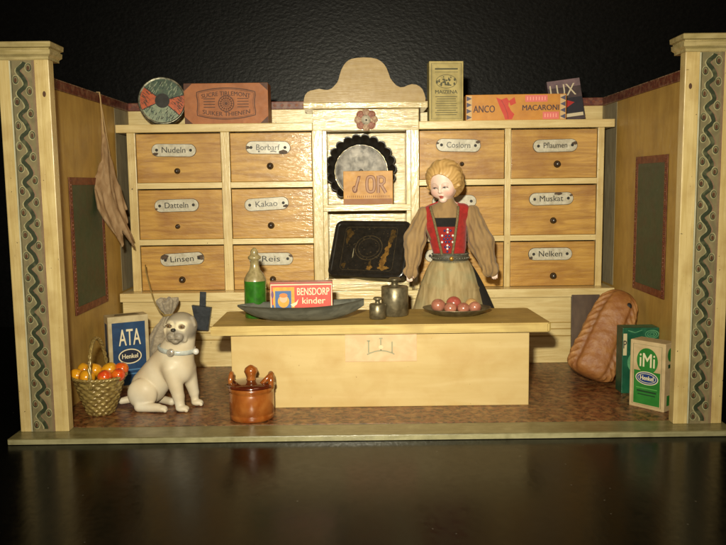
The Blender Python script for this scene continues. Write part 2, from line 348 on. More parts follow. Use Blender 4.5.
# centre bay
for (a,c,e,g) in ((-6.95,-5.75,-5.75,-5.2),(5.85,6.9,5.3,5.85)):
    b=C(); b.box(a,c,27.9,33.9,10.1,31.1,0,.07); b.box(e,g,28.6,33.9,10.1,31.1,0,.03); b.build('bay_post',M['headerv'],cab)
b=C(); b.box(-6.95,6.9,27.8,28.6,31.0,33.72,0,.06); b.box(-5.2,5.3,28.6,33.9,31.05,31.3,0,.02); b.build('header_board',M['header'],cab)
b=C(); b.box(-5.75,5.85,28.1,33.7,20.5,21.35,0,.06); b.build('bay_shelf',M['header'],cab)
b=C(); b.box(-5.75,5.85,27.2,33.7,10.12,11.6,0,.06); b.box(-5.75,5.85,26.5,27.2,10.12,10.9,0,.06); b.build('bay_sill',M['header'],cab)
b=C(); b.box(-5.2,5.3,33.0,33.6,21.35,31.05,0,.0); b.box(-5.2,5.3,33.2,33.6,11.6,20.5,0,.0); b.build('bay_back',M['header'],cab)
b=C(); b.box(-8.05,8.0,27.0,33.9,33.75,34.55,0,.08); b.build('cornice',M['header'],cab)
ped=[(-8.0,34.55),(-8.01,34.94),(-7.84,35.57),(-7.5,35.95),(-7.14,36.12),(-6.0,36.35),(-5.3,36.2),(-4.85,36.2),(-4.4,36.35),(-4.08,36.65),(-3.7,37.05),(-3.5,37.39),(-3.3,38.1),(-3.1,38.69),(-2.8,39.25),(-2.51,39.61),(-2.15,39.9),(-1.75,40.08),(-1,40.2),(-0.22,40.25),(.7,40.2),(1.48,40.04),(2.0,39.75),(2.43,39.36),(2.75,38.85),(2.99,38.24),(3.2,37.6),(3.55,37.12),(4.0,36.65),(4.5,36.42),(5.0,36.45),(5.45,36.65),(6.0,36.8),(6.6,36.71),(7.0,36.5),(7.36,36.14),(7.6,35.6),(7.75,35.01),(7.75,34.55)]
b=C(); b.prism(ped,27.6,28.4,0,.08); b.build('pediment',mat('pediment_board','a58a52','967a42',.5,scale=(.1,1,1.2),ns=1.4,bump=.2,coat=.1,dirt='8a6c38',dscale=.5,damt=.3),cab)
b=C()   # rosette
for i in range(8):
    a=2*math.pi*i/8; cx,cz=.02+.95*math.cos(a),32.33+.88*math.sin(a)
    b.sphere((cx,27.78,cz),.58,i%2,14,8,(1,.25,1))
b.sphere((.02,27.74,32.33),.66,2,14,8,(1,.4,1)); b.sphere((.05,27.47,32.28),.13,3,10,6)
b.build('rosette',[mat('rosette_pale','b8a080','86604c',.6,ns=5,coat=.0),mat('rosette_rose','a06c58','744434',.6,ns=5,coat=.0),mat('rosette_white','b8b09c','8c8474',.5,ns=4),M['tin']],cab)
# drawers
def drawer(x0,x1,z0,z1,label,lx,lz,kx,kz,tilt,wear,knobr=.33,out=0.):
    cx,cz=(x0+x1)/2,(z0+z1)/2
    m=MB(); g=.07; yf=28.62-OY-out
    T=Matrix.Translation((-cx,0,-cz)); W=x1-x0
    m.box(-W/2+g,W/2-g,yf,yf+.7,z0-cz+.03,z1-cz-.16,0,.07)
    for xx in (-W/2+.35,W/2-.6): m.box(xx,xx+.25,yf+.7,yf+4.6,z0-cz+.06,z1-cz-.7,0,.02)
    m.box(-W/2+.4,W/2-.4,yf+.7,yf+4.6,z0-cz+.06,z0-cz+.3,0,.02); m.box(-W/2+.4,W/2-.4,yf+4.4,yf+4.6,z0-cz+.3,z1-cz-.7,0,.02)
    o=m.build('drawer',M['pine'],cab); o.location=Vector((cx,0,cz))*S
    if label is not None:
        lx-=cx; lz-=cz
        def pill(hw,hh,n=10):
            P=[]
            for s_,a0 in ((1,-90),(-1,90)):
                for i in range(n+1):
                    a=math.radians(a0+180*i/n); P.append((s_*(hw-hh)+hh*math.cos(a),hh*math.sin(a)))
            return P
        b=MB(); hw,hh=2.95,.85
        b.T=Matrix.Translation((lx,0,lz))@Matrix.Rotation(math.radians(tilt),4,'Y')
        b.prism(pill(hw,hh),yf-.1,yf-.0,1,.02); b.prism(pill(hw-.07,hh-.06),yf-.2,yf-.08,0,.05)
        b.ell(-hw+.72,.0,.2,.2,yf-.215,2,12); b.ell(hw-.72,.02,.2,.2,yf-.215,2,12)
        n=len(label); tw=min(3.1,.5*n+.4); n and b.text(label,-tw/2,tw/2,-.33 if label[0]!='P' else -.3,.42,yf-.213,3,.012)
        for (px,pz,pr) in wear:     # chips in the enamel
            P=[]; 
            for i in range(12):
                a=2*math.pi*i/12; r=pr*random.uniform(.7,1.15); P.append((min(hw-.1,max(-hw+.1,px+r*1.3*math.cos(a))),min(hh-.05,max(-hh+.05,pz+r*.7*math.sin(a)))))
            b.flat(P,yf-.211,1)
        if wear and label=='Borbarf': b.ribbon([(.3,-.5),(.7,-.45),(1.1,-.55)],.12,yf-.213,3); b.ell(-1.2,-.5,.12,.12,yf-.213,3,10)
        b.build('label_plate',[M['enamel'],M['rust'],M['dark'],M['ink_label']],o)
    b=MB(); kx-=cx; kz-=cz
    b.T=Matrix.Translation((kx,yf,kz))@Matrix.Rotation(math.radians(90),4,'X')
    r=knobr; b.lathe([(1e-3,0.0),(r*1.15,.0),(r*1.2,.06),(r*.95,.12),(r*.8,.3),(r*.98,.42),(r*.9,.55),(r*.5,.66),(1e-3,.68)],(0,0,0),20,0); b.build('knob',M['knob'],o)
R=[(24.5,31.05),(17.0,23.72),(10.12,16.25)]; K=[(-30.3,-19.1),(-17.95,-7.1),(6.95,18.25),(19.05,30.45)]
drawer(*K[0],*R[0],'Nudeln',-25.3,28.75,-24.95,26.04,1,[(-2.4,-.5,.3)])
drawer(*K[1],*R[0],'Borbarf',-12.89,28.95,-12.69,26.54,1,[(-2.7,0,.35),(2,-.6,.45)],.38)
drawer(*K[2],*R[0],'Coslorn',12.13,28.94,12.6,26.5,2,[(-2.8,.2,.25),(2.6,.5,.3)],.25)
drawer(*K[3],*R[0],'Pflaumen',24.87,28.75,25.18,26.34,-1,[(2.6,.3,.35)],.4)
drawer(*K[0],*R[1],'Datteln',-25.2,21.51,-25.17,18.73,-1,[(-2.7,-.4,.2)],.27)
drawer(*K[1],*R[1],'Kakao',-13.28,21.56,-12.76,18.71,-3,[(2.5,-.4,.3)],.38)
drawer(*K[2],*R[1],'',11.6,21.6,12.8,18.8,0,[],.3)
drawer(*K[3],*R[1],'Muskat',24.46,21.79,24.77,18.91,-1,[(.9,.7,.4),(2.6,.4,.2)],.36)
drawer(*K[0],*R[2],'Linsen',-24.74,14.36,-24.85,11.57,-3,[(-2.3,.4,.5),(2.6,.1,.5)],.38)
drawer(*K[1],*R[2],'Reis',-12.87,14.24,-12.7,11.5,0,[(-2.2,.2,.3),(2.7,.4,.3)],.36)
drawer(*K[2],*R[2],'',10.6,14.4,12.8,11.6,0,[],.3)
drawer(*K[3],*R[2],'Nelken',24.43,14.45,24.88,11.49,0,[(-2.6,-.5,.25)],.38)
# ------------------------------------------------------------------ COUNTER
ct=thing('shop_counter','low pale yellow shop counter with overhanging wooden top in the middle of the floor','counter',(1,11,0.05))
def Q(x,y,z=0,r=0): m=MB(); m.T=Matrix.Translation((-x,-y,-z)); return m
b=Q(1,11,.05); pl=[(-16.9,6.3),(19.0,6.3),(19.35,6.6),(19.35,7.4),(18.95,16.2),(18.6,16.5),(-16.5,16.5),(-16.9,16.1)]
def slab(m,pl,z0,z1,mat=0,emat=0,bev=.12):
    bm=bmesh.new(); a=[bm.verts.new((p[0],p[1],z1)) for p in pl]; f=bm.faces.new(a); f.normal_update()
    r=bmesh.ops.extrude_face_region(bm,geom=[f])
    for e in r['geom']:
        if isinstance(e,bmesh.types.BMVert): e.co.z=z0
    bmesh.ops.recalc_face_normals(bm,faces=bm.faces[:]); bmesh.ops.bevel(bm,geom=bm.edges[:],offset=bev,segments=2,affect='EDGES'); bm.verts.index_update()
    V=[q.co[:] for q in bm.verts]; F=[[q.index for q in f.verts] for f in bm.faces]; N=[f.normal.z for f in bm.faces]; bm.free()
    m.add(V,[f for f,n in zip(F,N) if n>.5],mat); m.add(V,[f for f,n in zip(F,N) if n<=.5],emat)
slab(b,pl,8.2,9.2,0,1); b.build('counter_top',[M['ctop'],M['cedge']],ct)
b=Q(1,11,.05); b.box(-14.9,17.15,7.1,15.7,.05,8.2,0,.08); b.build('counter_body',M['cfront'],ct)
b=Q(1,11,.05); b.box(-2.65,5.05,6.98,7.1,5.08,8.13,0,.02)
for pts in ([(-.12,7.3),(-.12,6.05)],[(1.2,7.5),(1.2,6.3)],[(2.4,7.25),(2.4,6.05)],[(-.3,5.85),(.0,6.0),(.6,6.2),(1.2,6.28),(1.8,6.2),(2.4,6.0),(2.65,5.85)],[(-.3,7.35),(.05,7.35)],[(1.0,7.6),(1.4,7.6)]): b.ribbon(pts,.16,6.97,1)
b.ell(1.2,6.65,.25,.22,6.968,2,16)
b.build('drawer_front',[M['pink'],mat('faint_grey_green','9c9a7c',rough=.8),mat('faint_cream','dac8a0',rough=.8)],ct)
# ------------------------------------------------------------------ GOODS ON TOP OF THE CABINET
PI=math.pi
# round tin lid
t=thing('round_tin','round green and orange patterned tin with a dark hub standing on edge on the cabinet','tin',(-26.8,29.6,ZT),(math.radians(-6),0,math.radians(8)))
b=MB(); R0=3.15; b.T=Matrix.Translation((0,0,R0))@Matrix.Rotation(PI/2,4,'X')
b.lathe([(1e-3,-.5),(R0-.15,-.5),(R0,-.42),(R0,.42),(R0-.12,.52),(R0-.2,.5),(R0-.3,.44),(1e-3,.44)],(0,0,0),56,0)
b.T=Matrix.Translation((0,0,R0))
def wedge(b,a0,a1,r0,r1,y,m,n=14):
    P=[(r1*math.cos(a0+(a1-a0)*i/n),r1*math.sin(a0+(a1-a0)*i/n)) for i in range(n+1)]+[(r0*math.cos(a1-(a1-a0)*i/n),r0*math.sin(a1-(a1-a0)*i/n)) for i in range(n+1)]
    b.flat(P,y,m)
r=R0-.3; D=math.radians
wedge(b,D(15),D(142),.95,r,-.46,1); wedge(b,D(142),D(205),.95,r,-.46,2); wedge(b,D(205),D(318),.95,r,-.46,4); wedge(b,D(318),D(375),.95,r,-.46,2)
b.ell(0,0,.95,.95,-.47,3,24)
for k in range(150):
    q=1.15+1.5*math.sqrt(random.random()); a=random.uniform(0,360); aa=a if a>15 else a+360
    orange=142<aa<205 or 318<aa<375
    x,z=q*math.cos(D(a)),q*math.sin(D(a)); l=random.uniform(.1,.3); an=D(62 if not orange else -40)+random.uniform(-.25,.25)
    b.ribbon([(x-l*math.cos(an),z-l*math.sin(an)),(x+l*math.cos(an),z+l*math.sin(an))],random.uniform(.05,.12),-.4705-.00012*k,5 if orange else ((4 if random.random()<.7 else 3) if a<190 else (1 if random.random()<.6 else 3)))
for a in (15,142,205,318): b.ribbon([(.95*math.cos(D(a)),.95*math.sin(D(a))),(r*math.cos(D(a)),r*math.sin(D(a)))],.1,-.492,3)
b.build('tin_case',[mat('tin_grey','8c8a78','4c4a3e',.3,ns=2,metal=.7),mat('tin_green','35503c','24382c',.4,ns=3,dirt='5f6a4c',dscale=2,damt=.5),mat('tin_orange','bc5212','9c3e10',.4,ns=3,dirt='5c2a14',dscale=2,damt=.4),M['dark'],mat('tin_sage','8a9478','6a7862',.4,ns=3),M['print_brown']],t)
# sugar box
t=thing('sugar_box','flat brown cardboard sugar box with an oval printed seal, beside the round tin','box',(-18.25,30.4,ZT))
b=MB(); W=5.5; H=5.25; b.box(-W,W,-1.7,1.7,0,H,0,.06)
for s_ in (-1,1):
    for z0 in (0,1):
        P=[(s_*W*.995,z0*H),(s_*(W-1.1),z0*H),(s_*W*.995,z0*H+(1-2*z0)*1.0)]; P=[(x,min(H-.03,max(.03,z))) for x,z in P]; b.flat(P,-1.705,1)
def oval(hw,hh,cz,n=20,k=.16):
    P=[]
    for i in range(n+1): x=-hw+2*hw*i/n; P.append((x,cz+hh-k*(x/hw)**2*hh*1.6))
    P+=[(hw+.15-.15*abs(1-2*i/6)*0-.25*math.sin(PI*i/6),cz+(hh*(1-k*1.6))*(1-2*i/6)) for i in range(1,6)]
    for i in range(n+1): x=hw-2*hw*i/n; P.append((x,cz-hh+k*(x/hw)**2*hh*1.6))
    P+=[(-hw-.15+.25*math.sin(PI*i/6),cz-(hh*(1-k*1.6))*(1-2*i/6)) for i in range(1,6)]
    return P
b.ribbon(oval(3.8,2.0,H/2),.13,-1.71,1,True); b.ribbon(oval(3.6,1.83,H/2),.05,-1.71,1,True)
b.text('SUCRE TIRLEMONT',-3.2,3.2,3.65,4.2,-1.712,1,.03,.035); b.text('SUIKER THIENEN',-3.1,3.1,1.0,1.55,-1.712,1,.03,-.035)
b.ribbon([(1.0*math.cos(2*PI*i/30),H/2+1.0*math.sin(2*PI*i/30)) for i in range(30)],.12,-1.711,1,True)
b.ribbon([(.72*math.cos(2*PI*i/30),H/2+.72*math.sin(2*PI*i/30)) for i in range(30)],.08,-1.711,1,True)
for i in range(16):
    a=2*PI*i/16; b.ribbon([(.25*math.cos(a),H/2+.25*math.sin(a)),(.95*math.cos(a),H/2+.95*math.sin(a))],.07,-1.711,1)
b.ell(0,H/2,.2,.2,-1.713,1)
for sx in (-1,1):
    for k in range(4):
        x=sx*2.2; b.ribbon([(x-.75,3.25-.36*k),(x+.75,3.25-.36*k)],.11,-1.71,1)
b.build('carton',[mat('sugar_card','a8683c','965a32',.6,ns=.7,dirt='7c4826',dscale=.6,damt=.4),mat('sugar_print','4e2a18',rough=.6)],t)
# flour packet (upright)
t=thing('starch_packet','tall pale olive packet with dark printed lettering standing on the cabinet beside the pediment','packet',(10.5,29.6,ZT),(0,0,math.radians(3)))
b=MB(); W=2.25;H=7.7; b.box(-W,W,-1.0,1.0,0,H,0,.1)
for a in ((W-.3,.3,.07),(W-.45,.45,.03)): b.ribbon([(-a[0],H-a[1]),(a[0],H-a[1]),(a[0],a[1]),(-a[0],a[1])],a[2],-1.01,1,True)
b.ribbon([(-1.5,6.7),(1.5,6.7)],.2,-1.012,1); b.ribbon([(-1.5,6.3),(1.5,6.3)],.05,-1.012,1)
for i in range(26):
    a=random.uniform(0,2*PI); q=math.sqrt(random.random()); x,z=1.25*q*math.cos(a),5.1+.75*q*math.sin(a)
    b.ell(x,z,random.uniform(.08,.22),random.uniform(.06,.2),-1.013-.0003*i,1,8)
b.ribbon([(1.35*math.cos(2*PI*i/24),5.1+.85*math.sin(2*PI*i/24)) for i in range(24)],.06,-1.012,1,True)
b.text('MAIZENA',-1.45,1.45,3.55,4.0,-1.013,1,.03)
for k in range(9):
    x=random.uniform(1.2,1.5); b.ribbon([(-x,3.15-.29*k),(x,3.15-.29*k)],.08,-1.012,1)
b.build('carton',[mat('packet_olive','b5a468','a29258',.6,ns=.8,dirt='8a7a48',dscale=.8,damt=.4),mat('packet_print','48462a',rough=.6)],t)
# macaroni box
t=thing('macaroni_box','long orange macaroni box with a red ribbon print and dark letters lying on the cabinet','box',(19.7,29.9,ZT),(0,0,math.radians(-1.5)))
b=MB(); W=6.55;H=3.35; b.box(-W,W,-1.3,1.3,0,H,0,.06); y=-1.31
for sx in (-1,1):
    x0,x1=sorted((sx*6.45,sx*5.75)); b.rect(x0,x1,.1,H-.1,y,1)
    for k in range(4):
        z=.45+.8*k; b.flat([(x0,z-.33),(x1,z),(x0,z+.33)] if sx<0 else [(x1,z-.33),(x0,z),(x1,z+.33)],y-.003,2)
b.text('ANCO',-5.55,-2.75,1.05,1.95,y,3,.04)
b.flat([(-2.6,3.0),(-1.9,2.7),(-1.2,2.95),(-.9,2.5),(-1.0,1.9),(-.6,1.2),(-.2,.8),(-.5,.15),(-1.4,.12),(-1.6,.7),(-1.9,1.3),(-2.2,2.0)],y-.002,4)
b.flat([(-.95,2.5),(-.2,3.0),(.0,2.2),(-.7,1.9)],y-.003,4); b.ribbon([(-1.9,2.6),(-1.5,1.9),(-1.1,.9),(-1.0,.2)],.07,y-.004,5)
b.rect(1.2,4.1,2.35,3.2,y-.002,6); [b.ribbon([(1.5+.38*k_,2.55),(1.5+.38*k_,3.0)],.14,y-.004,7) for k_ in range(7)]
b.text('MACARONI',.85,5.6,1.25,1.95,y-.004,3,.045)
b.rect(3.5,5.6,.12,1.05,y-.002,6); [b.ribbon([(3.8+.36*k_,.35),(3.8+.36*k_,.82)],.14,y-.004,7) for k_ in range(5)]
b.build('carton',[mat('macaroni_orange','c8892e','bb7c28',.55,ns=.6,dirt='a86a28',dscale=.7,damt=.3),mat('strip_cream','c8a878',rough=.6),mat('strip_blue','4c4a60',rough=.6),mat('letter_dark','4a3030',rough=.6),mat('ribbon_red','c0301a',rough=.5),mat('ribbon_dark','8e1c12',rough=.5),mat('patch_pink','d8706a',rough=.6),mat('patch_letter','f0a090',rough=.6)],t)
# soap flakes packet leaning
t=thing('soap_packet','dark slanting soap flake packet with pale letters leaning behind the macaroni box','packet',(27.4,32.0,ZT),(math.radians(-9),math.radians(-7),0))
b=MB(); W=2.25;H=5.65; b.box(-W,W,-.55,.55,0,H,0,.06); y=-.56
b.rect(-W+.05,W-.05,4.6,H-.05,y,1); b.text('LUX',-1.95,1.5,3.4,5.0,y-.003,2,.0,0,.0)
b.rect(-W+.05,W-.05,.6,3.1,y,3); b.flat([(-.6,3.1),(-.6,1.5),(1.1,2.4)],y-.003,4); b.flat([(-1.9,2.6),(-1.0,3.0),(-1.2,1.6)],y-.003,4)
b.rect(-W+.2,W-.2,.5,.95,y-.004,2)
b.build('carton',[mat('soap_purple','4c3c40','3c3034',.5,ns=1),mat('soap_mauve','7a6268','64525a',.5,ns=1),mat('soap_white','c8bca0',rough=.5),mat('soap_navy','1c1a28',rough=.5),mat('soap_red','a8201c',rough=.5)],t)
# ------------------------------------------------------------------ CENTRE BAY GOODS
t=thing('baking_tin','round fluted black baking tin with grey inside leaning in the middle bay','baking tin',(-.7,30.6,21.35),(math.radians(-8),0,0))
b=MB(); b.T=Matrix.Translation((0,0,4.6))@Matrix.Rotation(PI/2,4,'X')
nf=22; fl_=lambda a,r,z: 1+((.1*abs(math.cos(nf*a/2))**.7-.03)*min(1,(r-3.5)/.7) if r>3.6 else 0)
b.lathe([(3.62,-.9),(3.7,-.8),(4.35,.9),(4.5,.98),(4.42,1.02),(4.25,.92),(3.62,-.7)],(0,0,0),264,0,True,fl_)
b.build('fluted_rim',M['tin'],t)
b=MB(); b.T=Matrix.Translation((0,0,4.6))@Matrix.Rotation(PI/2,4,'X')
b.lathe([(1e-3,-.85),(.4,-.83),(1.2,-.86),(2.4,-.8),(3.3,-.74),(3.5,-.62),(3.52,-.7),(3.45,-.95),(1e-3,-.98)],(0,0,0),64,0,True); b.sphere((0,0,-.8),.3,0,12,8,(1,1,.4))
b.build('tin_base',mat('dull_grey_tin','86817a','54514c',.5,ns=1.1,metal=.3,bump=.3,bscale=2,dirt='b0a89c',dscale=.9,damt=.5),t)
t=thing('wooden_box','small ochre box with raised outlined letters in front of the fluted tin','box',(.25,29.6,21.35),(0,0,math.radians(-3)))
b=MB(); W=3.27;H=4.4; b.box(-W,W,-1.1,1.1,0,H,0,.05); y=-1.11; b.rect(-W+.05,W-.05,.04,.75,y,1)
# slanted stroke with a ring at its foot, then OR in outlined capitals
b.flat([(-2.0,1.6),(-1.55,1.6),(-.95,3.75),(-1.35,3.75)],y-.002,2); b.flat([(-1.9,1.72),(-1.65,1.72),(-1.1,3.6),(-1.32,3.6)],y-.004,3)
b.ribbon([(-1.75+.3*math.cos(2*PI*i/20),2.0+.42*math.sin(2*PI*i/20)) for i in range(20)],.14,y-.003,2,True)
def ring(cx,cz,rx,rz,wd,m,dy): b.ribbon([(cx+rx*np.sign(math.cos(2*PI*i/28))*abs(math.cos(2*PI*i/28))**.7,cz+rz*np.sign(math.sin(2*PI*i/28))*abs(math.sin(2*PI*i/28))**.7) for i in range(28)],wd,y-dy,m,True)
ring(.35,2.65,.5,1.0,.42,2,.002); ring(.35,2.65,.5,1.0,.24,3,.004)
for wd,m,dy in ((.42,2,.002),(.24,3,.004)):
    b.ribbon([(1.35,1.5),(1.35,3.75)],wd,y-dy,m); b.ribbon([(1.35,3.6),(1.9,3.6),(2.15,3.4),(2.15,2.9),(1.9,2.65),(1.35,2.65)],wd*.9,y-dy-.0005,m); b.ribbon([(1.7,2.6),(2.35,1.5)],wd,y-dy-.001,m)
for k in range(22):
    x=-2.7+k*.26; b.ribbon([(x,.9),(x,1.18)],.07,y-.002,2)
b.build('case',[mat('ochre_box','c08a30','a97424',.5,ns=.8,scale=(.3,1,1),dirt='8a5c24',dscale=.8,damt=.4,bump=.1),mat('box_lower_band','8c5e3a',rough=.6),mat('box_letter_edge','6c3e24',rough=.6),mat('box_letter_fill','a98268',rough=.6)],t)
# ------------------------------------------------------------------ ON THE COUNTER
ZC=9.205
# black tin box leaning in the lower bay
t=thing('black_tin_case','flat black lacquered tin with worn gold decoration leaning in the lower middle bay','tin case',(-.3,26.35,11.72),(math.radians(-25),0,math.radians(-23)))
b=MB(); W=5.45;H=8.0
def rr(w0,h0,w1,h1,r,n=6):
    P=[]
    for cx,cz,a0 in ((w1-r,h1-r,0),(w0+r,h1-r,90),(w0+r,h0+r,180),(w1-r,h0+r,270)):
        for i in range(n+1): a=D(a0+90*i/n); P.append((cx+r*math.cos(a),cz+r*math.sin(a)))
    return P
V=[];F=[]
prof=[(0,.9,1.),(0,-.35,1.),(.1,-.55,1.),(.22,-.6,1.),(.5,-.6,1.),(.62,-.55,1.)]
P0=None
for ins,yy,_ in prof:
    P=rr(-W+ins,ins,W-ins,H-ins,max(.35,1.0-ins)); V+=[(x,yy,z) for x,z in P]; n=len(P)
for i in range(len(prof)-1):
    for k in range(n): F.append((i*n+k,i*n+(k+1)%n,(i+1)*n+(k+1)%n,(i+1)*n+k))
F.append(tuple(range(n))[::-1]); F.append(tuple((len(prof)-1)*n+k for k in range(n)))
b.add(V,F,0)
b.build('tin_body',[M['tin']],t)
b=MB(); y=-.56
def blob(cx,cz,rx,rz,m,y,n=16,j=.35): b.flat([(cx+rx*random.uniform(1-j,1+j)*math.cos(2*PI*i/n),cz+rz*random.uniform(1-j,1+j)*math.sin(2*PI*i/n)) for i in range(n)],y,m)
b.ribbon(rr(-3.7,.95,3.7,7.0,.5),.06,y,1,True)
b.ribbon([(1.9*math.cos(2*PI*i/40),4.1+1.7*math.sin(2*PI*i/40)) for i in range(40)],.1,y,1,True); b.ribbon([(1.5*math.cos(2*PI*i/40),4.1+1.3*math.sin(2*PI*i/40)) for i in range(40)],.06,y,1,True)
for k in range(70): blob(random.uniform(-3.4,3.3),random.uniform(1.1,6.9),random.uniform(.04,.14),random.uniform(.03,.09),1,y-.001-.0001*k,7)
for k in range(9):
    tt=k/8; blob(2.2+1.0*tt+random.uniform(-.1,.1),1.7+4.6*tt,.28+.12*random.random(),.5,2 if k<6 else 3,y-.01-.0003*k)
blob(2.4,1.35,.7,.3,2,y-.014); blob(.45,1.35,.42,.32,2,y-.015); blob(.5,1.9,.18,.4,3,y-.0152)
blob(-3.0,6.1,.5,.55,3,y-.016); blob(-3.2,5.3,.25,.6,3,y-.0163); blob(-3.2,1.6,.3,.4,3,y-.0165); blob(-2.1,3.2,.07,.7,4,y-.017)
b.build('gold_decoration',[M['tin'],mat('dull_bronze','4a3e28','2e2618',.4,ns=3),mat('worn_gold','8a6628','5e4018',.45,ns=3,metal=.2),mat('dark_gold','5a4420','3a2c16',.4,ns=3,metal=.3),mat('pale_scratch','8a8268',rough=.4)],t)
# bottle
t=thing('glazed_bottle','small green-bodied bottle with cream neck and stopper standing behind the pewter tray','bottle',(-12.8,12.0,ZC))
b=MB(); b.lathe([(1e-3,0),(1.1,0),(1.22,.1),(1.24,1.5),(1.24,4.2)],(0,0,0),32,0); b.lathe([(1.245,4.2),(1.2,4.45),(.95,4.95),(.62,5.4),(.5,5.9),(.46,6.5),(.55,6.62)],(0,0,0),32,1)
b.build('body',[mat('green_glaze','2f6e1c','27581a',.2,ns=1.5,coat=.6,dirt='3c8424',dscale=1,damt=.3),mat('cream_glaze','a5976c','8a7c54',.3,ns=1.6,coat=.5,dirt='5c5034',dscale=1.2,damt=.5)],t)
b=MB(); b.lathe([(.52,6.55),(.72,6.66),(.74,6.9),(.55,7.05),(.42,7.2),(.44,7.45),(.34,7.7),(.12,7.9),(1e-3,7.92)],(0,0,0),24,0); b.build('stopper',bpy.data.materials['cream_glaze'],t)
# pewter boat tray
t=thing('pewter_tray','long boat-shaped dull pewter tray on the left of the counter','tray',(-7.5,9.4,ZC))
b=MB(); L=6.95; nu,nv=40,17; V=[];F=[]
for layer in (0,1):
    for i in range(nu+1):
        u=-1+2*i/nu; w=2.5*(max(0,1-abs(u)**2.3))**.75+.02; zr=1.85-.0*abs(u)+(.55*u if u>0 else 0)*abs(u); zb=.0+1.65*abs(u)**3.2
        for j in range(nv):
            s_=-1+2*j/(nv-1); q=abs(s_)**2.4
            off=.0 if layer==0 else .09
            V.append((L*u*(1-.0)-(L*.02*0),w*s_*(1-off*.25)*(0.8+.2*q**.5 if abs(s_)<1 else 1),zb+(zr-zb)*q+off*(1-q)))
n=(nu+1)*nv
for i in range(nu):
    for j in range(nv-1):
        a=i*nv+j; F.append((a,a+nv,a+nv+1,a+1)); F.append((n+a,n+a+1,n+a+nv+1,n+a+nv))
    for j in (0,nv-1):
        a=i*nv+j; F.append((a,a+nv,n+a+nv,n+a))
b.add(V,F,0,True)
b.build('tray_hull',mat('old_pewter','7c7e74','5e6058',.5,ns=1.5,scale=(.4,1,1),metal=.35,bump=.25,bscale=3,dirt='77776c',dscale=.8,damt=.5),t)
# small red box in the tray
t=thing('cocoa_box','small red box with a pale lettered front and child picture lying in the pewter tray','box',(-7.4,9.75,ZC+.4),(0,0,math.radians(2)))
b=MB(); W=3.4;H=3.95; b.box(-W,W,-.8,.8,0,H,0,.05); y=-.81
b.ribbon([(-W+.1,.1),(-W+.1,H-.28),(W-.1,H-.28),(W-.1,.1)],.14,y-.002,1)
b.rect(-W+.2,W-.2,.1,H-.35,y,2)
b.rect(-W+.3,-.75,.1,H-.55,y-.003,3); b.rect(-2.85,-1.1,.4,H-.95,y-.005,4)
b.ell(-1.95,1.85,.62,.7,y-.007,3,18); b.ell(-1.95,2.15,.42,.45,y-.009,5,16); b.ell(-1.95,2.5,.45,.25,y-.011,6,14); b.rect(-2.5,-1.4,.3,.9,y-.008,8)
b.flat([(-1.2,1.5),(-.6,1.75),(-.3,2.1),(-.5,1.5),(-.9,1.2)],y-.012,1); b.ell(-3.15,2.6,.15,.4,y-.012,7); b.ell(-3.1,1.2,.13,.3,y-.012,4)
b.text('BENSDORP',-.45,3.05,2.5,3.3,y-.004,1,.02); b.text('kinder',.1,2.6,1.55,2.25,y-.004,1,.02)
b.ribbon([(-.3,.7),(3.1,.75)],.12,y-.004,1)
b.build('carton',[mat('box_red','a03024','8a281e',.4,ns=1,coat=.3),mat('box_cream','dccba8',rough=.5),mat('box_pinkred','cc4638','bc3c30',.4,ns=1),mat('box_yellow','d8a030','c88a28',.5,ns=3),mat('box_blue','345c94',rough=.5),mat('box_skin','d8a888',rough=.5),mat('box_orange','c8742c',rough=.5),mat('box_violet','6a3c68',rough=.5),mat('box_teal','4c8a7c',rough=.5)],t)
# weights
brass=mat('dark_brass','8a8066','625a46',.36,ns=1.2,metal=.6,bump=.1,bscale=5,dirt='2c261c',dscale=1,damt=.5)
def weight(label,x,y,r,h,kr,kh):
    t=thing('brass_weight',label,'weight',(x,y,ZC),group='brass scale weights')
    b=MB(); b.lathe([(1e-3,0),(r-.08,0),(r,.08),(r,h-.08),(r-.08,h),(kr*.9,h+.02)],(0,0,0),40,0); b.build('cylinder',brass,t)
    b=MB(); b.lathe([(kr*.95,h),(kr*.7,h+.1),(kr*.6,h+kh*.45),(kr*.8,h+kh*.55),(kr*1.15,h+kh*.7),(kr*1.2,h+kh*.82),(kr*.9,h+kh),(1e-3,h+kh*1.02)],(0,0,0),28,0); b.build('knob',brass,t)
weight('small brass scale weight in front on the counter',.95,10.2,.92,1.65,.42,.75)
weight('large brass scale weight just behind the small one, partly under the black tin',2.95,12.4,1.53,3.3,.62,1.0)
# plate with eggs
t=thing('shallow_dish','shallow dark pewter dish holding pinkish eggs on the right of the counter','dish',(9.95,12.2,ZC))
b=MB(); b.lathe([(1e-3,0),(2.2,0),(2.4,.05),(3.1,.35),(3.8,.78),(3.86,.84),(3.78,.86),(3.0,.5),(2.3,.17),(1e-3,.14)],(0,0,0),56,0,ry=.8); b.build('dish_body',bpy.data.materials['dark_brass'],t)
eggm=mat('pink_egg','b07660','965c4a',.28,ns=1.2,coat=.6,crough=.15,dirt='c48a70',dscale=.9,damt=.5); eggc=mat('cream_egg','c09a64','b08a58',.3,ns=1,coat=.5)
E_=[(7.9,12.6,.78,'pink egg at the left end of the dish',eggm,.25),(9.75,13.3,.84,'redder pink egg at the back middle of the dish',mat('red_egg','a85448','944438',.28,ns=1,coat=.6),.3),(9.15,11.3,.68,'pink egg at the front of the dish, left of its centre',eggm,.2),(10.6,11.15,.68,'pink egg at the front of the dish, right of its centre',eggm,.2),(11.95,11.7,.68,'small pink egg at the right front of the dish',eggm,.22),(11.75,13.1,.72,'cream-coloured egg behind the pink ones on the dish',eggc,.3)]
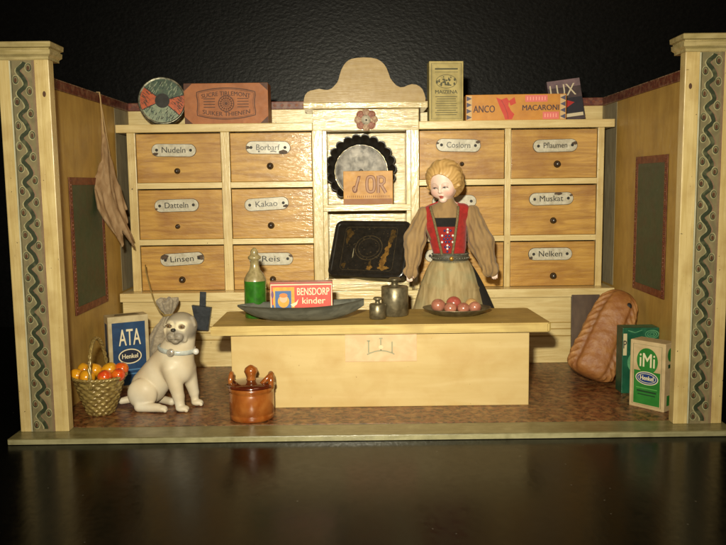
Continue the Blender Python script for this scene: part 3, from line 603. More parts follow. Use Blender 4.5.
for x,y,r,l,m,dz in E_:
    b=MB(); b.sphere((0,0,0),r,0,28,18,(1.04,1,.97)); o=b.build('egg',m); place(o,(x,y,ZC+dz+r*.97)); tag(o,l,'egg','eggs on the pewter dish')
# ------------------------------------------------------------------ FLOOR GOODS, LEFT
# basket
t=thing('wicker_basket','small tapered golden wicker basket with a tall handle full of fruit beside the left pillar','basket',(-28.85,6.1,.05),(0,0,0))
BH=4.1
def wv(nrow=11,nst=26):
    b=MB(); n=nst*8; m=nrow*8; V=[];F=[]
    for i in range(m+1):
        z=BH*i/m; row=i/8.; r0=1.25+1.42*(z/BH)**.85
        for k in range(n):
            a=2*PI*k/n; ph=math.pi*(int(row)%2); rib=abs(math.sin(PI*row))**.6
            r=r0+.075*math.sin(nst/2*a+ph)*rib*1.2+.06*rib
            V.append((r*math.cos(a),r*math.sin(a),z))
    for i in range(m):
        for k in range(n): F.append((i*n+k,i*n+(k+1)%n,(i+1)*n+(k+1)%n,(i+1)*n+k))
    b.add(V,F,0,True); b.lathe([(1e-3,.05),(1.25,.05)],(0,0,0),24,0)
    b.lathe([(2.6,BH-.1),(1.3,.2),(1e-3,.2)],(0,0,0),24,0)
    return b
wick=mat('gold_wicker','ab9658','80693a',.33,ns=1.6,scale=(1,1,2),coat=.5,crough=.2,metal=.25,dirt='4a3a1c',dscale=1.5,damt=.4)
wv().build('woven_body',wick,t)
b=MB()
for ph in (0,PI):
    pts=[(2.73*math.cos(2*PI*i/120),2.73*math.sin(2*PI*i/120),BH+.09*math.sin(20*2*PI*i/120+ph)) for i in range(121)]
    pts=[(p[0]*(1+.03*math.cos(20*2*PI*i/120+ph)),p[1]*(1+.03*math.cos(20*2*PI*i/120+ph)),p[2]) for i,p in enumerate(pts)]
    b.tube(pts,.13,6,0,False)
b.build('braided_rim',wick,t)
b=MB()
for ph in (0,PI):
    pts=[]
    for i in range(61):
        a=PI*i/60; pts.append((.12*math.sin(a)+.1*math.cos(9*a*2+ph)-.35*math.sin(a)*1,-2.75*math.cos(a),BH-.8*(1-math.sin(a))+4.0*math.sin(a)**.8+.08*math.sin(9*a*2+ph)))
    b.tube(pts,.14,6,0)
b.build('handle',wick,t)
Fm=mat('yellow_red_fruit','dc9a1c','c8460f',.22,ns=.7,coat=.7,crough=.12,mix=(.5,.68),dirt='8a8a20',dscale=.8,damt=.35)
Fm2=mat('red_orange_fruit','d2441a','dc8418',.22,ns=.9,coat=.7,crough=.12,mix=(.45,.68))
FR=[(-31.0,5.4,.62,'yellow-orange fruit at the left end of the basket front',Fm),(-29.6,4.5,.7,'large yellow and red fruit at the basket front, left of the handle',Fm),(-27.75,4.6,.64,'red-orange fruit at the basket front, right of the handle',Fm2),(-26.6,5.5,.6,'red fruit at the right end of the basket front',Fm2),(-30.7,7.0,.66,'yellow fruit at the back left of the basket',Fm),(-29.5,6.6,.72,'greenish yellow fruit behind the front ones, left of the handle',Fm),(-27.9,6.7,.72,'yellow-orange fruit behind the front ones, right of the handle',Fm),(-26.75,7.1,.62,'orange fruit at the back right of the basket',Fm2)]
for i,(x,y,r,l,m) in enumerate(FR):
    r*=1.2; b=MB(); b.sphere((0,0,0),r,0,26,16,(1,1,.95)); b.tube([(.02,0,r*.9),(.05,-.02,r*1.05)],.04,6,1); b.v=[(x_*(1+.05*math.sin(3*y_/r+i)),y_*(1+.05*math.sin(2.5*x_/r+2*i)),z_*(1+.06*math.sin(2*x_/r+i))-.12*r*math.exp(-(x_*x_+y_*y_)/(.1*r*r))*(1 if z_>0 else 0)) for x_,y_,z_ in b.v]; o=b.build('toy_fruit',[m,M['brown']]); place(o,(x,y,4.25+(.35 if i>3 else .1)),(random.uniform(-.5,.5),random.uniform(-.5,.5),random.uniform(0,6))); tag(o,l,'fruit','fruit in the wicker basket')
b=MB()
# ATA box
t=thing('scouring_powder_box','blue and cream scouring powder box standing behind the fruit basket','box',(-30.75,15.3,.05),(0,0,math.radians(29)))
b=MB(); W=4.75;H=8.75; b.box(0,W,0,2.3,0,H,0,.06); y=-.01
b.rect(.45,W-.42,.35,H-.75,y,1); b.text('ATA',1.2,W-1.0,5.2,7.15,y-.004,2,.0)
b.text('ATA',1.2,W-1.0,5.2,7.15,y-.0035,2,.03)
b.ell(W/2+.05,3.85,1.3,.85,y-.004,3,32); b.ribbon([(W/2+.05+1.3*math.cos(2*PI*i/40),3.85+.85*math.sin(2*PI*i/40)) for i in range(40)],.13,y-.006,2,True)
b.text('Henkel',1.5,3.35,3.6,4.15,y-.007,2,.03)
for k,(x0,x1) in enumerate(((1.0,3.8),(1.3,3.5))): b.ribbon([(x0,2.2-.5*k),(x1,2.2-.5*k)],.16,y-.004,4)
b.T=Matrix.Rotation(-PI/2,4,'Z'); 
# left side print (face at x=0)
b.T=Matrix.Rotation(PI/2,4,'Z')@Matrix.Scale(-1,4,(1,0,0)); b.T=Matrix(((0,1,0,0),(-1,0,0,2.3),(0,0,1,0),(0,0,0,1)))
b.rect(.5,1.8,.6,H-.9,-.01,1)
b.T=Matrix(); b.add([(.9,.6,H+.01),(3.9,.6,H+.01),(3.6,1.8,H+.01),(1.2,1.8,H+.01)],[(0,1,2,3)],5)
b.build('carton',[mat('box_cream2','c8b890','b0a07a',.55,ns=.8,dirt='8a7450',dscale=.7,damt=.4),mat('box_deep_blue','143e68','10325a',.45,ns=.8,dirt='3a6490',dscale=1,damt=.3),mat('letter_cream','e2d6b4',rough=.5),mat('badge_navy','0e1a34',rough=.5),mat('faint_blue','4a78a4',rough=.5),mat('dark_patch','6a5c40',rough=.6)],t)
# cloth sack
def wr(P,k=1.): return .05*k*np.sin(P[:,0]*3.1+P[:,2]*1.3)*np.sin(P[:,2]*1.7+P[:,1]*2.3)+.035*k*np.sin(P[:,0]*6.3-P[:,2]*3.+1.)
cloth=mat('grey_linen','a99d88','8c806c',.9,ns=3,bump=.35,bscale=14,bdist=.03,sheen=.2)
def f_sack(P):
    c=np.array([-24.9,20.5]); a=np.arctan2(P[:,1]-c[1],P[:,0]-c[0]); r=np.hypot(P[:,0]-c[0],P[:,1]-c[1])
    z=P[:,2]; R_=np.interp(z,[0,.4,2,4,6,7.4,8.1,8.4,9.0,9.9,10.2],[1.9,2.5,2.85,2.7,2.0,1.0,.5,.5,.95,1.25,1.2])
    R_=R_+(.14*np.sin(a*9+z*.4)*np.interp(z,[0,3,7,8.2,10],[0,.3,1,.7,1.4]))
    R_=R_+wr(P,1.2)
    d=(r-R_)*.7; return np.maximum(np.maximum(d,.06-z),np.where(z>8.9,z-10.1-.25*np.sin(a*5),-9))
t=thing('linen_sack','tied grey linen sack standing between the blue box and the pug figurine','sack',(-24.9,20.5,.05))
nets(f_sack,(-28.5,17,-.3),(-21.3,24,10.8),.11,None,'sack_cloth',cloth,t,(-24.9,20.5,.05))
b=MB(); b.T=Matrix.Translation((24.9,-20.5,-.05))
for k in range(2): b.tube([(-24.9+.62*math.cos(2*PI*i/24),20.5+.62*math.sin(2*PI*i/24),8.15+.14*k) for i in range(25)],.09,6,0,False)
b.tube([(-25.3,20.0,8.3),(-26.0,20.2,9.0),(-26.8,21.0,10.1),(-27.6,22.5,11.6),(-28.4,24.,13.2),(-28.7,25.,14.)],.07,6,0)
b.build('tie_string',mat('tan_string','a08850','8a7440',.8,ns=4),t)
# hanging scoop
t=thing('metal_scoop','dark grey metal scoop hanging by its strap from the cabinet ledge beside the sack','scoop',(-21.6,25.9,10.0),(0,math.radians(4),0))
b=MB(); b.box(-.4,.42,-.06,.06,-1.6,.3,0,.03); b.build('strap',M['tinblue'] if 'tinblue' in M else mat('blue_grey_metal','3c4046','2c3034',.4,ns=1.5,metal=.5,bump=.15),t)
b=MB(); b.prism([(-1.3,-1.5),(1.25,-1.65),(.95,-4.7),(-.6,-4.75),(-.75,-3.9)],-.75,.1,0,.1); b.build('blade',bpy.data.materials['blue_grey_metal'],t)
# brown jar
t=thing('lidded_crock','small brown glazed stoneware crock with knobbed lid in front of the counter','crock',(-12.35,3.85,.05))
t.scale=(1.04,1.04,1.06)
glaze=mat('brown_glaze','a0602a','84400f',.22,ns=.8,scale=(1,1,.6),coat=.7,crough=.14,dirt='6a3412',dscale=.7,damt=.5,bump=.08)
glz2=mat('dark_brown_glaze','5c2410','46180a',.16,ns=1,coat=.9,crough=.08)
b=MB(); b.lathe([(1e-3,0),(2.08,0),(2.2,.1),(2.22,.5),(2.16,.58),(2.22,.66),(2.22,2.6),(2.16,2.7),(2.26,2.82),(2.3,3.05),(2.26,3.25),(2.05,3.28),(2.0,3.0)],(0,0,0),56,0); b.build('body',glaze,t)
b=MB(); b.lathe([(2.36,3.28),(2.4,3.4),(2.2,3.52),(1.6,3.68),(.9,3.78),(.5,3.82)],(0,0,0),48,0); b.lathe([(2.42,3.28),(1e-3,3.28)],(0,0,0),48,0)
b.lathe([(.5,3.78),(.46,4.05),(.55,4.3),(.72,4.65),(.62,4.95),(.25,5.2),(1e-3,5.28)],(0,0,0),7,1); b.build('lid',[glz2,glaze],t)
for sx,yy in ((-1,.3),(1,-.2)):
    b=MB(); c0=sx*2.05
    b.tube([(c0,yy-.55,3.1),(c0,yy-.55,3.8),(c0-sx*.05,yy-.35,4.25),(c0-sx*.05,yy,4.38),(c0-sx*.05,yy+.35,4.25),(c0,yy+.55,3.8),(c0,yy+.55,3.1)],.24 if sx<0 else .3,10,0)
    if sx>0: b.tube([(c0-1.0,-.9,3.5),(c0-.3,-.7,4.1),(c0+.1,-.3,4.5)],[.22,.27,.24],8,0)
    b.build('handle',glaze,t)
# ------------------------------------------------------------------ PUG FIGURINE
def f_dog(P):
    d=sph(P,(-22.6,8.1,4.3),(2.0,1.6,2.9)) if False else cap(P,(-24.2,8.3,2.3),(-21.2,7.8,6.0),1.95,1.7,.85)
    d=smin(d,cap(P,(-21.0,7.8,5.2),(-20.3,7.6,8.1),1.85,1.55,.92),.6)
    d=smin(d,sph(P,(-20.4,7.5,4.6),(1.35,1.35,1.8)),.5)
    # near thigh, foot
    d=smin(d,sph(P,(-24.55,6.8,1.85),(1.6,.95,1.7)),.16)
    d=smin(d,cap(P,(-24.8,6.3,.55),(-22.7,6.0,.5),.55,.46),.25); d=smin(d,sph(P,(-22.3,5.95,.42),(.6,.48,.38)),.12)
    d=smin(d,sph(P,(-24.2,9.6,1.9),(1.5,.9,1.6)),.3); d=smin(d,cap(P,(-23.6,9.7,.5),(-21.9,8.6,.42),.45,.42),.2)
    # front legs
    d=smin(d,cap(P,(-21.3,6.7,4.6),(-20.6,6.5,1.6),1.05,.62),.4); d=smin(d,cap(P,(-20.6,6.5,1.6),(-20.4,6.3,.5),.6,.5),.2); d=smin(d,sph(P,(-20.1,6.05,.38),(.72,.52,.36)),.15)
    d=smin(d,cap(P,(-19.9,8.1,4.2),(-19.4,8.6,1.5),.95,.56),.4); d=smin(d,cap(P,(-19.4,8.6,1.5),(-19.3,8.6,.5),.48,.42),.2); d=smin(d,sph(P,(-19.0,8.35,.38),(.65,.5,.36)),.15)
    for k in (-.28,0,.28):
        d=ss(d,cap(P,(-19.75,6.05+k*.9-.0,.45),(-19.3,5.9+k*.9,.3),.05,.05),.06) if k else d
        d=smin(d,sph(P,(-19.65,6.0+k,.26),(.22,.17,.22)),.05); d=smin(d,sph(P,(-18.55,8.3+k,.26),(.2,.16,.22)),.05); d=smin(d,sph(P,(-21.9,5.9+k*.9,.26),(.2,.15,.2)),.05)
    # tail
    d=smin(d,cap(P,(-25.6,8.9,.9),(-27.3,8.3,.65),.5,.35),.3)
    # head
    d=smin(d,sph(P,(-20.15,7.2,9.1),(1.68,1.5,1.55)),.35)
    d=smin(d,sph(P,(-20.6,6.45,8.4),(1.05,.7,.8)),.35)        # muzzle
    d=smin(d,sph(P,(-20.95,5.85,8.2),(.48,.42,.5)),.1); d=smin(d,sph(P,(-20.15,5.8,8.2),(.48,.42,.5)),.1)
    d=smin(d,sph(P,(-20.5,5.8,7.75),(.42,.38,.3)),.1)
    d=smin(d,sph(P,(-20.68,5.6,8.98),(.27,.2,.19)),.06)          # nose
    d=ss(d,sph(P,(-21.25,5.85,9.4),(.36,.28,.3)),.12); d=ss(d,sph(P,(-19.8,5.75,9.3),(.36,.28,.3)),.12)
    d=smin(d,sph(P,(-21.22,6.08,9.35),(.26,.2,.2)),.03); d=smin(d,sph(P,(-19.8,5.98,9.26),(.26,.2,.2)),.03)
    for ex,ez in ((-21.22,9.62),(-19.8,9.54)): d=smin(d,cap(P,(ex-.32,6.0,ez-.12),(ex+.32,5.95,ez-.06),.09,.09),.08)
    d=smin(d,cap(P,(-21.75,6.5,8.9),(-21.4,6.4,7.9),.2,.3),.15); d=smin(d,cap(P,(-19.35,6.3,8.8),(-19.7,6.3,7.8),.2,.3),.15)
    d=ss(d,cap(P,(-21.1,5.85,9.95),(-20.1,5.75,9.95),.05,.05),.14); d=ss(d,cap(P,(-20.6,5.8,10.3),(-20.55,5.7,9.6),.05,.05),.1)
    d=ss(d,cap(P,(-20.62,5.35,8.7),(-20.55,5.4,8.1),.05,.05),.08)
    # ears
    d=smin(d,cap(P,(-18.95,6.9,10.0),(-18.65,6.7,9.3),.3,.2),.12); d=smin(d,cap(P,(-21.6,7.6,9.9),(-21.95,7.3,9.2),.3,.22),.1)
    return np.maximum(d,.0-P[:,2])
def c_dog(P):
    n=len(P); C=np.tile(lin('d8ccb2'),(n,1)); z=P[:,2]
    C=blend(C,sstep(3.2,1.0,z)*.8,'d6cfbd')
    C=blend(C,(.5+.5*np.sin(P[:,0]*1.9+P[:,2]*1.3))*.4,'bfa982'); C=blend(C,sstep(5.5,8.5,P[:,1])*sstep(3,6,z)*.3,'b49c78')
    def el(c,r): return np.sqrt((((P-np.array(c))/np.array(r))**2).sum(1))
    head=sstep(7.6,8.4,z)
    C=blend(C,head*.7*sstep(6.2,7.0,P[:,1]),'8f8674'); C=blend(C,head*sstep(9.65,10.1,z)*.8,'857c6c'); C=blend(C,sstep(1.3,.6,el((-20.6,5.9,9.35),(.32,.8,.5)))*.7,'7c7366')
    C=blend(C,head*sstep(-19.5,-18.9,P[:,0])*.6,'857c6e')
    for c in ((-21.2,5.9,9.4),(-19.8,5.75,9.3)): C=blend(C,sstep(1.35,.9,el(c,(.62,.7,.5))),'ddd0ae')
    C=blend(C,sstep(1.3,.75,el((-20.55,5.9,8.15),(1.1,1.0,.85)))*.85,'787066'); C=blend(C,sstep(1.3,.7,el((-19.0,6.2,8.7),(.55,1.0,.9)))*.6,'787066')
    C=blend(C,sstep(1.15,.9,el((-20.68,5.55,9.0),(.3,.3,.2))),'1c1814')
    for c in ((-21.22,5.95,9.37),(-19.8,5.8,9.28)):
        C=blend(C,sstep(1.2,.95,el(c,(.32,.4,.24))),'4c3c30'); C=blend(C,sstep(1.1,.9,el(c,(.22,.35,.17))),'7c5c34'); C=blend(C,sstep(1.1,.8,el(c,(.11,.4,.11))),'120e0a')
    C=blend(C,sstep(1.2,.7,el((-20.55,5.5,7.98),(.6,.5,.05))),'2c2622'); C=blend(C,sstep(1.2,.7,el((-20.6,5.5,8.5),(.05,.5,.4))),'2c2622')
    for x in (-20.35,-20.1,-20.9,-21.1):
        for zz in (8.35,8.2): C=blend(C,sstep(1.2,.7,el((x,5.5,zz),(.05,.5,.05))),'1c1814')
    return C
porc=mat('porcelain_paint','ffffff',rough=.55,vcol=True,coat=.1,crough=.3,sss=.05,dirt='a89878',dscale=.7,damt=.25,bump=.12,bscale=4)
t=thing('pug_figurine','cream porcelain pug dog figurine sitting on the floor in front of the linen sack','figurine',(-22.5,7.8,.05))
nets(f_dog,(-28.6,4.8,-.3),(-17.6,11.4,11.2),.085,c_dog,'body',porc,t,(-22.5,7.8,0))
b=MB(); b.T=Matrix.Translation((22.5,-7.8,-.0))
ring_=[]
for i in range(49):
    a=2*PI*i/48; dirv=np.array([math.cos(a),math.sin(a),-.10*math.cos(a)+.0-.08*-math.sin(a)])
    c=np.array([-20.7,7.7,6.55]); lo_,hi_=.2,4.
    for _ in range(24):
        m_=(lo_+hi_)/2
        if f_dog((c+dirv*m_)[None,:])[0]<0: lo_=m_
        else: hi_=m_
    ring_.append(tuple(c+dirv*(lo_+.03)))

cc=np.array([-20.7,7.7,6.55]); nR=len(ring_)-1; V=[];F=[]
for i in range(nR):
    p=np.array(ring_[i]); o_=(p-cc); o_[2]=0; o_/=np.linalg.norm(o_)
    for dz,dr in ((-.26,-.04),(-.24,.07),(0,.1),(.24,.07),(.26,-.04)): V.append(tuple(p+o_*dr+np.array([0,0,dz])))
for i in range(nR):
    for j in range(4): F.append((i*5+j,((i+1)%nR)*5+j,((i+1)%nR)*5+j+1,i*5+j+1))
b.add(V,F,0,True)
pf=min(ring_,key=lambda p:p[1]+abs(p[0]+21.1)*.8)
b.build('collar',mat('pale_collar','c4c8c0','a9b0ac',.25,ns=2,coat=.6),t)
b=MB(); b.T=Matrix.Translation((22.5,-7.8,-.0))@Matrix.Translation(pf)@Matrix.Rotation(PI/2,4,'X')
b.lathe([(1e-3,.2),(.25,.22),(.3,.16),(.36,.24),(.42,.2),(.42,.0),(1e-3,.0)],(0,0,0),24,0); b.build('medallion',mat('medal','b4aa98','8c8478',.25,ns=3,coat=.5,metal=.3),t)
px_=max(ring_,key=lambda p:p[0])
b=MB(); b.T=Matrix.Translation((22.5,-7.8,-.0)); b.sphere((px_[0]+.2,px_[1]-.3,px_[2]-.1),.34,0,18,12); b.build('bell',mat('white_bead','d8d4cc',rough=.2,coat=.6),t)
# hanging cloth bag on the left wall
def f_bag(P):
    # hanging limp cloth: thin sheet bag between two wandering edges
    z=P[:,2]; x=P[:,0]; y=P[:,1]
    zz=[17.0,18.2,19.2,21.5,24,27,29.5,31]
    cx=np.interp(z,zz,[-29.9,-30.2,-30.6,-31.4,-31.8,-31.95,-32.1,-32.3]); cy=np.interp(z,zz,[21.6,21.2,20.9,20.5,20.6,21.3,21.8,22.0])
    hw=np.interp(z,zz,[1.15,1.35,1.6,2.3,1.95,.95,.45,.15]); th=np.interp(z,zz,[.18,.3,.4,.5,.5,.4,.25,.12])
    ux,uy=.5,.866
    u=(x-cx)*ux+(y-cy)*uy; v=-(x-cx)*uy+(y-cy)*ux
    v=v+.2*np.sin(u*3.0+z*.35)*np.clip(hw,0,1)+.08*np.sin(u*6.5-z*.4)
    d=(np.sqrt((u/hw)**2+(v/th)**2+1e-6)-1)*np.minimum(hw,th)*.7+.02*np.sin(u*9+z)
    d=np.maximum(d,16.9+.5*np.cos(u*2.5)-z)
    un=(u-.0); notch=.45-np.abs(un)-.22*(z-16.9)
    return np.maximum(d,notch)
t=thing('cloth_bag','limp brown cloth bag hanging by a string from the left wall rim','cloth bag',(-32.4,22,33))
nets(f_bag,(-33.9,18,16.4),(-28.3,26,32.4),.11,None,'bag_cloth',mat('brown_gauze','a08462','846644',.9,scale=(1,1,.4),ns=1.5,bump=.3,bscale=12,bdist=.03),t,(-32.4,22,33))
b=MB(); b.T=Matrix.Translation((32.4,-22,-33))
b.tube([(-33.0,22.2,35.62),(-32.62,22.2,35.6),(-32.5,22.1,34.8),(-32.4,22.0,33.),(-32.3,21.9,31.),(-32.1,21.6,28.5)],.09,6,0); b.tube([(-32.5,22.15,34.6),(-32.35,22.3,33.),(-32.1,22.3,31.),(-31.8,22.5,28.)],.06,6,0)
b.build('string',mat('pale_string','b09468',rough=.9),t)
# ------------------------------------------------------------------ FLOOR GOODS, RIGHT
t=thing('wood_panel','dark brown wooden panel standing against the cabinet base behind the loaf','panel',(28.6,26.1,.05),(math.radians(-2),0,0))
b=MB(); b.box(-1.85,1.85,-.35,.1,0,9.2,0,.08); b.build('board',mat('dark_grey_brown_wood','5a4636','44342a',.55,ns=1,scale=(1,1,.2),dirt='6e5c4c',dscale=.5,damt=.4),t)
# loaf
def loafmesh():
    b=MB(); nu,nv=120,120; V=[];F=[];L=11.4; COL=[]
    for i in range(nv+1):
        v=i/nv; z=L*v; e=(1-abs(2*v-1)**(4.5 if v>.5 else 12))**.5 if 0<v<1 else 0
        w=(3.0-.55*v)*max(e,.02); h=(2.2-.25*v)*max(e,.02)
        for k in range(nu):
            a=2*PI*k/nu; ca,sa=math.cos(a),math.sin(a)
            x=w*np.sign(ca)*abs(ca)**.75; y=-h*np.sign(sa)*abs(sa)**.8
            if sa<0: y*=.55
            th=math.degrees(math.atan2(abs(ca),sa))   # 0 at crown
            m=math.exp(-((th-58)/17)**2)*e
            s_=1+ .1*m*(abs(math.sin(PI*(v*12+ (th/22.))))-.35)*1.6 
            s_*=1-.06*math.exp(-((th-34)/6)**2)*e
            s_*=1+.014*math.sin(7*a+v*9)+.016*math.sin(v*21+3*a)+.01*math.sin(v*47-5*a)+.008*math.sin(v*71+11*a)
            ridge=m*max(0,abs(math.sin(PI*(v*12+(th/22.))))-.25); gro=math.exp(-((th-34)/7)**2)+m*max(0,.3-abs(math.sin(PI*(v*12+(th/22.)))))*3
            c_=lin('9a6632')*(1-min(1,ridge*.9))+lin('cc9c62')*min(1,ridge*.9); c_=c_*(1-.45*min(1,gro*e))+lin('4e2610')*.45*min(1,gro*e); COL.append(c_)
            V.append((x*s_,y*s_,z))
    for i in range(nv):
        for k in range(nu): F.append((i*nu+k,i*nu+(k+1)%nu,(i+1)*nu+(k+1)%nu,(i+1)*nu+k))
    F.append(tuple(range(nu))[::-1]); F.append(tuple(nv*nu+k for k in range(nu)))
    b.add(V,F,0,True); return b,COL
t=thing('toy_loaf','large glossy brown braided loaf leaning in the right corner behind the green boxes','loaf',(25.9,15.9,.75))
zax=(Vector((30.75,18.0,10.0))-Vector((25.9,16.0,.2))).normalized(); nrm=Vector((-.30,-.93,.12)); nrm=(nrm-zax*nrm.dot(zax)).normalized(); xa=zax.cross(nrm)*-1; ya=-nrm; xa=ya.cross(zax)
t.rotation_euler=Matrix((xa,ya,zax)).transposed().to_euler()
_lm,_lc=loafmesh(); _lo=_lm.build('crust',mat('baked_crust','b87844','7e451e',.58,ns=1.1,coat=.12,crough=.4,dirt='8a5a2c',dscale=.8,damt=.5,bump=1.,bscale=2.6,bdist=.08,mix=(.38,.6),vcol=True),t)
_a=_lo.data.color_attributes.new('paint','FLOAT_COLOR','POINT'); _a.data.foreach_set('color',np.concatenate([np.array(_lc),np.ones((len(_lc),1))],1).ravel())

b=MB(); b.sphere((1.1,-1.55,9.6),.38,0,14,10,(1,.5,1.2)); b.build('dark_hole',M['dark'],t)
# green box
t=thing('dark_green_box','dark green washing powder box standing behind the smaller cream and green one','box',(28.55,11.2,.05))
b=MB(); b.box(0,4.1,0,2.1,0,7.55,0,.07); y=-.01
b.rect(.08,.5,4.4,6.9,y,1); b.text('P',.12,.46,5.2,6.1,y-.004,2,.02)
for r_ in (.75,.5,.25): b.ribbon([(3.3+r_*math.cos(2*PI*i/24),6.8+.6*r_*math.sin(2*PI*i/24)) for i in range(24)],.09,y-.004,3,True)
b.ribbon([(.6,7.25),(1.4,7.0),(2.2,7.3)],.1,y-.004,3); b.ell(1.6,3.6,1.0,1.2,y-.003,3)
b.add([(.2,.2,7.56),(3.9,.2,7.56),(3.9,1.9,7.56),(.2,1.9,7.56)],[(0,1,2,3)],4)
b.build('carton',[mat('deep_green_card','0f5238','0c4430',.4,ns=.8,coat=.2,dirt='2f7858',dscale=.9,damt=.4),mat('pale_strip','c0b48c',rough=.6),M['print_black'],mat('light_green_print','5c9a6c','3f7c58',.5,ns=2),mat('worn_green_top','4c7c58','2e5c40',.5,ns=1.5)],t)
# IMI
t=thing('washing_powder_box','cream and green washing powder box at the front right with a blue oval badge','box',(27.85,6.6,.05),(0,0,math.radians(-50)))
b=MB(); W=4.0;H=7.25; b.box(0,W,0,2.1,0,H,0,.1); y=-.01
b.rect(.5,W-.5,.45,4.05,y,1)
b.ell(W/2,5.15,1.2,1.38,y-.003,1,32); b.text('iMi',1.15,2.85,4.5,5.95,y-.007,2,.035)
b.ribbon([(.38,.33),(W-.38,.33),(W-.38,H-.4),(.38,H-.4)],.04,y-.001,5,True)
b.ell(W/2,3.3,1.3,.72,y-.008,2,32); b.ell(W/2,3.3,1.2,.63,y-.010,3,32); b.ribbon([(W/2+1.02*math.cos(2*PI*i/36),3.3+.48*math.sin(2*PI*i/36)) for i in range(36)],.06,y-.012,2,True); b.text('Henkel',W/2-.75,W/2+.75,3.08,3.55,y-.012,2,.04)
b.ribbon([(.8,2.2),(3.2,2.2)],.1,y-.004,4); b.ribbon([(.9,1.85),(3.1,1.85)],.2,y-.004,5); b.ribbon([(1.0,1.5),(3.,1.5)],.12,y-.004,5)
b.T=Matrix(((0,-1,0,W),(1,0,0,0),(0,0,1,0),(0,0,0,1))); b.ell(1.0,6.0,.55,.7,-.01,1,20); b.rect(.5,1.5,.6,1.7,-.01,1); b.rect(.6,1.4,4.6,5.0,-.01,5)
b.T=Matrix(); b.build('carton',[mat('cream_card','cdb68c','bda67c',.5,ns=.8,coat=.15,dirt='a08860',dscale=.7,damt=.35),mat('box_green','2c7c30','24702a',.45,ns=.8,dirt='4a9448',dscale=1,damt=.3),mat('letter_white','dcd4b0',rough=.5),mat('badge_blue','1c3a78',rough=.4),mat('mid_green','5aa450',rough=.5),mat('print_darkgreen','1c4424',rough=.5)],t)
# ------------------------------------------------------------------ DOLL
HC=np.array([9.35,19.9,24.35]); yaw=math.radians(-27); pit=math.radians(15); rl=math.radians(-4)
Rm=np.array(Matrix.Rotation(rl,3,'Y')@Matrix.Rotation(yaw,3,'Z')@Matrix.Rotation(pit,3,'X'))   # local: x viewer right, -y forward, z up
def HL(P): Q_=(P-HC)@Rm; return np.stack([Q_[:,0],-Q_[:,1],Q_[:,2]],1)   # (right, forward, up)
def f_head(P):
    q=HL(P)
    d=sph(q,(0,-.1,.35),(1.75,1.8,1.95)); d=smin(d,sph(q,(0,.5,-.7),(1.6,1.35,1.6)),.35)
    for s_ in (-1,1):
        d=smin(d,sph(q,(s_*.78,1.2,-1.0),(.62,.5,.62)),.3)
        d=ss(d,sph(q,(s_*.62,2.02,-.3),(.42,.24,.24)),.2)
        d=smin(d,sph(q,(s_*.62,1.5,-.32),(.36,.26,.24)),.05)
        pass
        d=smin(d,sph(q,(s_*1.6,-.1,-.5),(.2,.35,.5)),.1)
    d=smin(d,cap(q,(0,1.75,-.2),(0,2.0,-.82),.1,.17),.16); d=smin(d,sph(q,(-.13,1.92,-.9),(.13,.14,.1)),.05); d=smin(d,sph(q,(.13,1.92,-.9),(.13,.14,.1)),.05)
    d=smin(d,sph(q,(0,1.78,-1.38),(.34,.16,.1)),.05); d=smin(d,sph(q,(0,1.72,-1.58),(.27,.17,.12)),.05)
    d=smin(d,sph(q,(0,1.35,-2.0),(.5,.45,.38)),.2)
    return d
def f_body(P):
    d=f_head(P)
    d=smin(d,cap(P,(9.6,20.3,23.0),(9.8,20.4,20.6),.85,.95),.3)
    d=smin(d,cap(P,(8.0,20.4,20.4),(11.7,20.4,20.5),.8,.8),.5)
    d=smin(d,cap(P,(9.9,20.4,20),(10.2,20.4,14.5),1.9,1.3,.7),.5)
    d=smin(d,sph(P,(10.2,20.4,13),(2.2,1.7,2)),.5)
    for (s,e,wr_,h) in (((6.9,20.2,20.4),(5.5,19.8,17),(5.3,18.7,13.7),(5.0,18.4,13.2)),((12.7,20.2,20.5),(14.2,19.8,17),(14.9,18.8,13.9),(15.3,18.5,13.4))):
        d=smin(d,cap(P,s,e,.6,.5),.3); d=smin(d,cap(P,e,wr_,.5,.32),.15)
        h=np.array(h); sx=-1 if h[0]<10 else 1
        d=smin(d,sph(P,h+np.array([0,-.05,-.15]),(.42,.26,.48)),.12)
        for k in range(4):
            o=np.array([(-.27+.18*k),-.1,-.45]); l=[.42,.52,.5,.4][k]
            a=h+o; m_=a+np.array([0,-.06,-l*.55]); e2=m_+np.array([sx*-.03,-.14,-l*.4]); d=smin(d,cap(P,a,m_,.1,.09),.04); d=smin(d,cap(P,m_,e2,.09,.07),.03)
        a=h+np.array([-sx*.3,-.12,.0]); d=smin(d,cap(P,a,a+np.array([-sx*.2,-.15,-.4]),.12,.09),.06)
    for x in (9.2,11.2):
        d=smin(d,cap(P,(x,20.4,12.5),(x,20.3,6.5),1.0,.7),.3); d=smin(d,cap(P,(x,20.3,6.5),(x,20.4,1.0),.68,.4),.2); d=smin(d,cap(P,(x,20.4,.55),(x,19.0,.45),.45,.38),.15)
    return d
